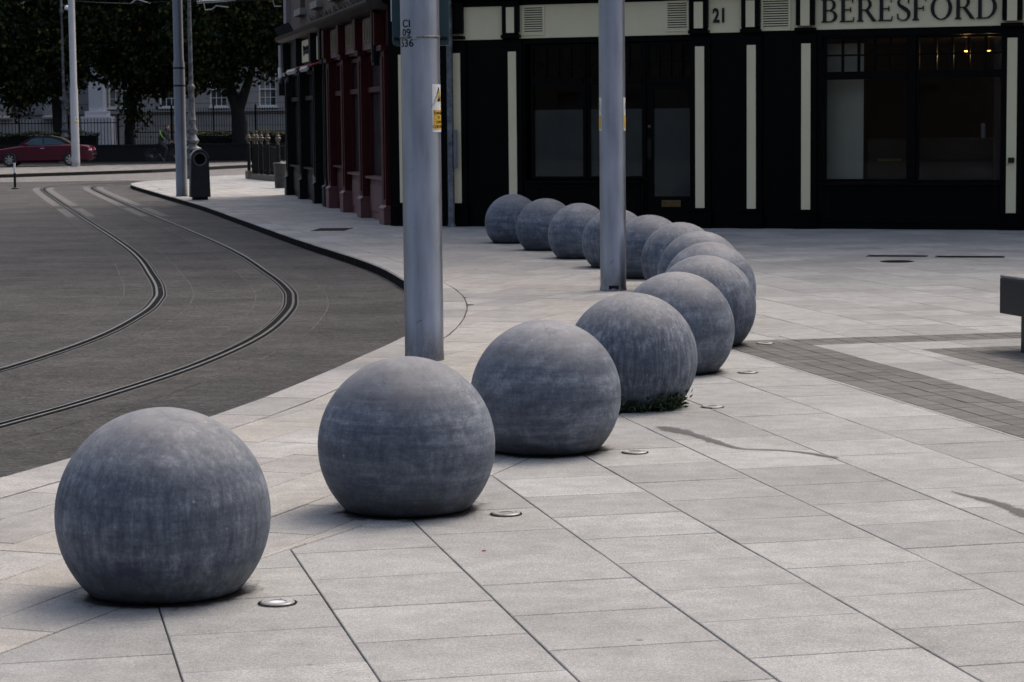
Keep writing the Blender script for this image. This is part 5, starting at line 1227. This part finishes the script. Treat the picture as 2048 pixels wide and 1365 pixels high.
m = MB(); m.lathe([(.088, 1.715), (.1, 1.735), (.093, 1.78), (.055, 1.825), (.0, 1.835)], 16, .185, 0); m.build('hair', M['hair'], PE, True)
for sg in (-1, 1):
    m = MB(); m.box(.36, .42, sg * .21 - .03, sg * .21 + .03, 1.02, 1.06)
    for k in range(4): yy = sg * .21 - .03 + .018 * k; m.tube([(.41, yy, 1.05), (.44, yy, 1.04), (.44, yy, 1.01), (.42, yy, .995)], .008, 5)
    m.tube([(.37, sg * .18, 1.03), (.40, sg * .165, 1.01), (.42, sg * .175, 1.0)], .009, 5); m.build('hand', M['skin'], PE, bevel=.006)
m = MB(); q = [(-.10, -.165, 1.62 - .05), (-.115, -.18, 1.5), (-.07, -.20, 1.36), (.03, -.205, 1.22), (.10, -.19, 1.17)]; m.tube(q, .03, 8); m.build('sash', M['hivis'], PE, True)

# ------------------------------------------------------------------ ornate lamp posts
def lamp_post(x, y, s, label):
    t = empty('lamp_post', (x, y, 0), 0, label, 'lamp post', 'ornate silver lamp posts')
    m = MB(); m.lathe([(.34, 0), (.34, .12), (.27, .2), (.25, .55), (.29, .62), (.29, .68), (.22, .74), (.2, .98)], 20); m.build('base', M['silver'], t, True)
    m = MB(); m.lathe([(.30, .98), (.31, 1.03), (.17, 1.1), (.15, 1.16), (.22, 1.24), (.235, 1.30), (.16, 1.42), (.13, 1.5), (.18, 1.58), (.19, 1.62), (.14, 1.74), (.13, 1.95), (.15, 2.0), (.13, 2.04), (.115, 2.5), (.10, 3.0), (.13, 3.06), (.13, 3.12), (.075, 3.2)], 20, cap=False); m.build('pedestal', M['silver'], t, True)
    m = MB(); m.lathe([(.075, 3.2), (.065, 5.5), (.06, 7.2), (.11, 7.26), (.11, 7.34), (.06, 7.4), (.05, 9)], 16); m.build('stem', M['silver'], t, True)
    return t
lp = lamp_post(-21.62, 112.0, 1, 'ornate silver lamp post with a white lantern beside the left tree trunk')
m = MB(); m.tube([(0, 0, 7.5), (.12, 0, 7.62), (.26, 0, 7.6)], .025, 6); m.build('bracket', M['silver'], lp)
m = MB(); m.lathe([(.02, 7.36), (.11, 7.42), (.13, 7.5), (.09, 7.58), (.02, 7.62)], 14, .27, 0); m.build('lantern', M['white'], lp, True)
m = MB(); m.box(-.2, .22, -.13, -.12, 3.05, 3.22); m.box(.06, .22, -.135, -.12, 2.62, 3.04); m.build('notice_plate', M['silver'], lp)
lamp_post(-10.78, 78.2, 1, 'ornate silver lamp post half hidden behind the dark pole and the bin')

# overhead line fittings
t = empty('overhead_wire', (0, 0, 0), 0, 'thin span wire with bent steel pull-off arms high at the upper left', 'wire')
a, b = at(148, 2, 100), at(262, 7.5, 62); c_ = at(330, 4, 61); d_ = at(570, 1, 60)
m = MB(); m.tube([a, a.lerp(b, .5) + Vector((0, 0, -.02)), b, c_, d_], .008, 5); m.build('wire', M['iron'], t)
m = MB(); m.tube([at(262, 7.5, 62), at(267, 3, 62), at(273, -1, 62), at(300, 7, 62)], .018, 6); m.build('pull_off_arm', M['galv'], t)
m = MB(); m.tube([at(394, 5, 61), at(420, 3, 61), at(470, 0, 61)], .035, 8); m.tube([at(407, 4, 61), at(410, 20, 61), at(424, 19, 61), at(432, 12, 61), at(457, 15, 61)], .018, 6); m.build('pull_off_arm', M['galv'], t)
m = MB(); m.tube([at(545, -2, 59.8), at(549, 13, 59.8), at(562, 13, 59.8)], .018, 6); m.build('pull_off_arm', M['galv'], t)

# ------------------------------------------------------------------ far building
GB_ = empty('public_building', (0, 130, 0), 0, 'grey stone public building with white sash windows behind the trees and railings', 'building')
wins = [(-22.02, 1.15), (-19.2, 1.0), (-16.38, .98), (-13.62, 1.0), (-10.9, 1.0), (-8.1, 1.0)]
m = MB(); win_wall(m, -60, 10, 0, 14, 0, .5, [(x - w / 2, x + w / 2, 2.8, 4.72) for x, w in wins]); m.build('wall', M['wallstone'], GB_)
box('roof', M['greyrender'], GB_, -60, 10, .51, 12, 13.8, 14)
m = MB(); m.box(-60, 10, -.18, 0, .0, 1.0); m.box(-60, 10, -.1, 0, 2.45, 2.6); m.build('string_course', M['wallstone'], GB_)
cs = MB()
for k in range(20): cs.box(-60, 10, -.006, -.001, .5 + .62 * k, .515 + .62 * k)
cs.build('joint_line', M['iron'], GB_, kind='stuff')
m = MB(); m.box(-23.5, -22.66, -1.2, -.19, 2.6, 13.8); m.box(-23.7, -22.46, -1.4, -.19, 2.3, 2.6); m.box(-23.9, -22.2, -1.6, -.19, 0, 2.3); m.build('portico_pier', M['whitestone'], GB_, bevel=.03)
m = MB(); m.box(-32, -24.6, -1.0, -.19, 0, 2.2); m.lathe([(.6, 2.2), (.62, 2.3), (.5, 2.4), (.46, 9)], 24, -25.6, -.75); m.lathe([(.6, 2.2), (.62, 2.3), (.5, 2.4), (.46, 9)], 24, -28.4, -.75); m.build('portico', M['wallstone'], GB_, True)
cur = pmat('net_curtain', (.30, .31, .27), (.16, .17, .16), 1.5, .9); dk = pmat('dark_room_glass', (.03, .035, .04), (.10, .11, .11), .9, .12, 0, .5)
for k, (x, w) in enumerate(wins):
    f = MB(); x0, x1, z0, z1 = x - w / 2, x + w / 2, 2.8, 4.72; b = .06
    f.box(x0, x0 + b, .10, .22, z0, z1); f.box(x1 - b, x1, .10, .22, z0, z1); f.box(x0 + b, x1 - b, .10, .22, z0, z0 + b); f.box(x0 + b, x1 - b, .10, .22, z1 - b, z1); f.box(x0 + b, x1 - b, .08, .22, 3.72, 3.78)
    f.box(x0 - .08, x1 + .08, -.12, .10, z0 - .1, z0 - .001)
    for q in (1, 2):
        xx = x0 + b + (w - 2 * b) * q / 3
        for lo, hi in ((z0 + b, 3.72), (3.78, z1 - b)): f.box(xx - .018, xx + .018, .11, .2, lo, hi)
    f = f.build('window', M['whitepaint'], GB_)
    for lo, hi in ((z0 + b, 3.72), (3.78, z1 - b)):
        zm = (lo + hi) / 2
        for q in range(3):
            xa, xb = x0 + b + (w - 2 * b) * q / 3 + .018, x0 + b + (w - 2 * b) * (q + 1) / 3 - .018
            m = MB(); m.box(xa, xb, .12, .19, zm - .016, zm + .016); m.build('glazing_bar', M['whitepaint'], f)
            for l2, h2 in ((lo, zm - .016), (zm + .016, hi)): m = MB(); m.box(xa, xb, .15, .16, l2, h2); m.build('pane', cur if k in (0, 3) and q != 2 else dk, f)

# ------------------------------------------------------------------ railings, low wall, hedges
def railing(x0, x1, Y, z0, ztop, step, label, lower):
    t = empty('railing', (0, Y, 0), 0, label, 'railing', 'tall iron railings before the public building')
    m = MB(); x = x0
    while x < x1:
        m.box(x - .014, x + .014, -.014, .014, z0, ztop - .1); m.add([(x - .03, 0, ztop - .12), (x + .03, 0, ztop - .12), (x, .03, ztop - .12), (x, -.03, ztop - .12), (x, 0, ztop)], [(0, 3, 4), (3, 1, 4), (1, 2, 4), (2, 0, 4)])
        x += step
    m.build('pickets', M['iron'], t, kind='stuff')
    for z in lower: box('rail', M['iron'], t, x0, x1, -.02, .02, z - .025, z + .025)
    x = x0
    while x <= x1 + .1: m = MB(); m.box(x - .04, x + .04, -.04, .04, z0, ztop + .02); m.lathe([(.05, ztop + .02), (.06, ztop + .08), (.005, ztop + .18)], 8, x, 0); m.build('post', M['iron'], t); x += (x1 - x0) / 5
    return t
railing(-20.1, -9.0, 122, 0, 2.72, .135, 'taller black spiked railing to the right, in front of the sash windows', (2.45, 1.42, .5))
railing(-33.0, -20.2, 119, 0, 2.2, .17, 'lower black railing to the left, behind the burgundy car', (1.95, .55))
W_ = empty('low_wall', (0, 114.2, 0), 0, 'long low dark wall along the far footpath', 'wall')
m = MB(); m.box(-40, 8, 0, .4, 0, .78); m.build('body', pmat('dark_wall_stone', (.003, .003, .003), (.006, .006, .006), 3, .9), W_)
m = MB(); m.box(-40, 8, -.04, .44, .78, .86); m.build('coping', pmat('dark_coping', (.005, .005, .005), (.009, .009, .008), 3, .9), W_)
def hedge(x0, x1, Y, z1, label, n, seed):
    t = empty('hedge', (0, Y, 0), 0, label, 'hedge', 'clipped hedges behind the low wall')
    g = np.random.default_rng(seed); m = MB(); m.box(x0 + .15, x1 - .15, .15, .75, 0, z1 - .14); m.build('branches', M['bark'], t)
    u = g.uniform(0, 1, (n, 3)); P = np.c_[x0 + (x1 - x0) * u[:, 0], .9 * u[:, 1], (z1 - .04) * u[:, 2]]
    side_ = g.random(n); P[side_ < .55, 1] = g.uniform(0, .12, (side_ < .55).sum()); P[side_ > .75, 2] = z1 + g.uniform(-.12, .0, (side_ > .75).sum())
    P[:, 2] += .05 * np.sin(P[:, 0] * 3 + seed)
    leaf_cloud('leaves', P, .09, M['hedge'], t, 0, 'stuff', .6, seed)
    q = g.uniform(0, 1, (n // 5, 2)); P = np.c_[x0 + (x1 - x0) * q[:, 0], .9 * q[:, 1], np.full(n // 5, z1) + .05 * np.sin((x0 + (x1 - x0) * q[:, 0]) * 3 + seed) + g.uniform(-.05, .05, n // 5)]
    leaf_cloud('new_growth', P, .08, M['hedgetip'], t, -.5, 'stuff', .6, seed + 9)
hedge(-36, -20.6, 115.4, 1.46, 'clipped hedge with yellowish tips behind the burgundy car', 9000, 4)
hedge(-15.9, -9, 115.4, 1.38, 'clipped hedge behind the cyclist and the litter bin', 6000, 8)

# ------------------------------------------------------------------ trees
def limb(mb, pts, r0, r1):
    mb.tube(catmull3(pts, 8), r0, 10, r1)
def catmull3(P, n):
    P = [Vector(p) for p in P]; out = []
    for i in range(len(P) - 1):
        p0, p1, p2, p3 = P[max(i - 1, 0)], P[i], P[i + 1], P[min(i + 2, len(P) - 1)]
        for k in range(n):
            t = k / n; out.append(.5 * (2 * p1 + (p2 - p0) * t + (2 * p0 - 5 * p1 + 4 * p2 - p3) * t * t + (3 * p1 - p0 - 3 * p2 + p3) * t ** 3))
    return out + [P[-1]]
def tree(base, trunks, blobs, Y, n, label, seed, size=.27):
    """blobs: crown masses (x, z, rx, rz, depth radius) in metres round depth Y"""
    t = empty('tree', (base, Y, 0), 0, label, 'tree', 'dark leafy trees along the far street')
    m = MB()
    for pts, r0, r1 in trunks: limb(m, [(x - base, y, z) for x, y, z in pts], r0, r1)
    m.build('trunk', M['bark'], t, True)
    g = np.random.default_rng(seed); vol = np.array([b[2] * b[3] * b[4] for b in blobs]); cnt = (n * vol / vol.sum()).astype(int)
    P = []; tw = MB()
    for (x, z, rx, rz, ry), c in zip(blobs, cnt):
        nc = max(8, c // 45); ctr = g.normal(size=(nc, 3)); ctr /= np.linalg.norm(ctr, axis=1)[:, None]; ctr *= (g.uniform(.35, 1.0, nc) ** .6)[:, None]
        ctr = ctr * (rx, ry, rz) + (x - base, 0, z)
        for k in range(nc):
            q = g.normal(size=(c // nc, 3)) * (.34, .34, .22); q[:, 2] -= .25 * (q[:, 0] ** 2 + q[:, 1] ** 2); P.append(ctr[k] + q)
            if k % 6 == 0: tw.tube([(x - base, 0, z), tuple((ctr[k] + np.array((x - base, 0, z))) / 2 + g.normal(0, .1, 3)), tuple(ctr[k])], .035, 5, .012)
    tw.build('limbs', M['bark'], t, kind='stuff')
    o = leaf_cloud('crown', np.concatenate(P), size, M['leaf'], t, .5, None, .62, seed)
    return t
def B(px, py, rx, ry, Y, dep=3.0):
    p = at(px, py, Y); s = Y / FPX; return (p.x, p.z, rx * s, ry * s, dep)
Y1, Y2, Y3 = 116.5, 117.5, 114.8
tree(-22.75, [([(-22.75, 0, 0), (-22.8, 0, 1.5), (-22.9, 0, 3.2), (-23.2, .3, 6), (-23.6, .5, 9)], .34, .12), ([(-22.85, 0, 2.8), (-22.2, -.3, 5), (-21.2, -.5, 7.5)], .18, .06)],
     [B(30, 40, 130, 130, Y1, 3.6), B(-60, 90, 110, 110, Y1, 3), B(60, 150, 80, 55, Y1, 2.6), B(38, 205, 36, 24, Y1, 1.4), B(140, 60, 90, 95, Y1, 3), B(90, 190, 34, 22, Y1, 1.4), B(150, 160, 30, 30, Y1, 1.2), B(40, -120, 180, 90, Y1, 4)], Y1, 42000,
     'dark leafy tree with a thick trunk behind the burgundy car at the left', 11)
tree(-19.35, [([(-19.35, 0, 0), (-19.4, 0, 1.4), (-19.3, .1, 3), (-19.1, .2, 6), (-18.9, 0, 9)], .30, .1), ([(-19.35, 0, 2.2), (-18.7, -.2, 3.6), (-17.6, -.3, 5.5)], .16, .06)],
     [B(250, 50, 100, 100, Y2, 3.2), B(240, 130, 45, 34, Y2, 2), B(320, 110, 80, 75, Y2, 2.8), B(300, 165, 48, 30, Y2, 1.8), B(345, 150, 40, 24, Y2, 1.3), B(270, 225, 26, 40, Y2, .9), B(300, -90, 160, 80, Y2, 4)], Y2, 40000,
     'dark leafy tree behind the cyclist, between the two clearer trunks', 12)
tree(-13.55, [([(-13.35, 0, 0), (-13.45, 0, 1.4), (-13.55, 0, 2.6), (-13.95, .1, 3.6), (-14.7, .2, 5.5), (-15.5, .3, 8)], .50, .10), ([(-13.5, 0, 2.5), (-13.15, -.1, 3.4), (-12.75, -.2, 4.6), (-12.3, -.3, 7)], .30, .09)],
     [B(430, 50, 110, 100, Y3, 3.2), B(400, 140, 56, 42, Y3, 2.2), B(440, 160, 40, 22, Y3, 1.2), B(395, 172, 26, 14, Y3, .8), B(520, 70, 80, 85, Y3, 2.8), B(552, 105, 30, 34, Y3, 1.4), B(465, 135, 36, 30, Y3, 1.4), B(600, 40, 80, 120, Y3, 3), B(470, -100, 170, 90, Y3, 4)], Y3, 42000,
     'dark leafy tree with a forked trunk and some yellow leaves beside the charcoal shop', 13)
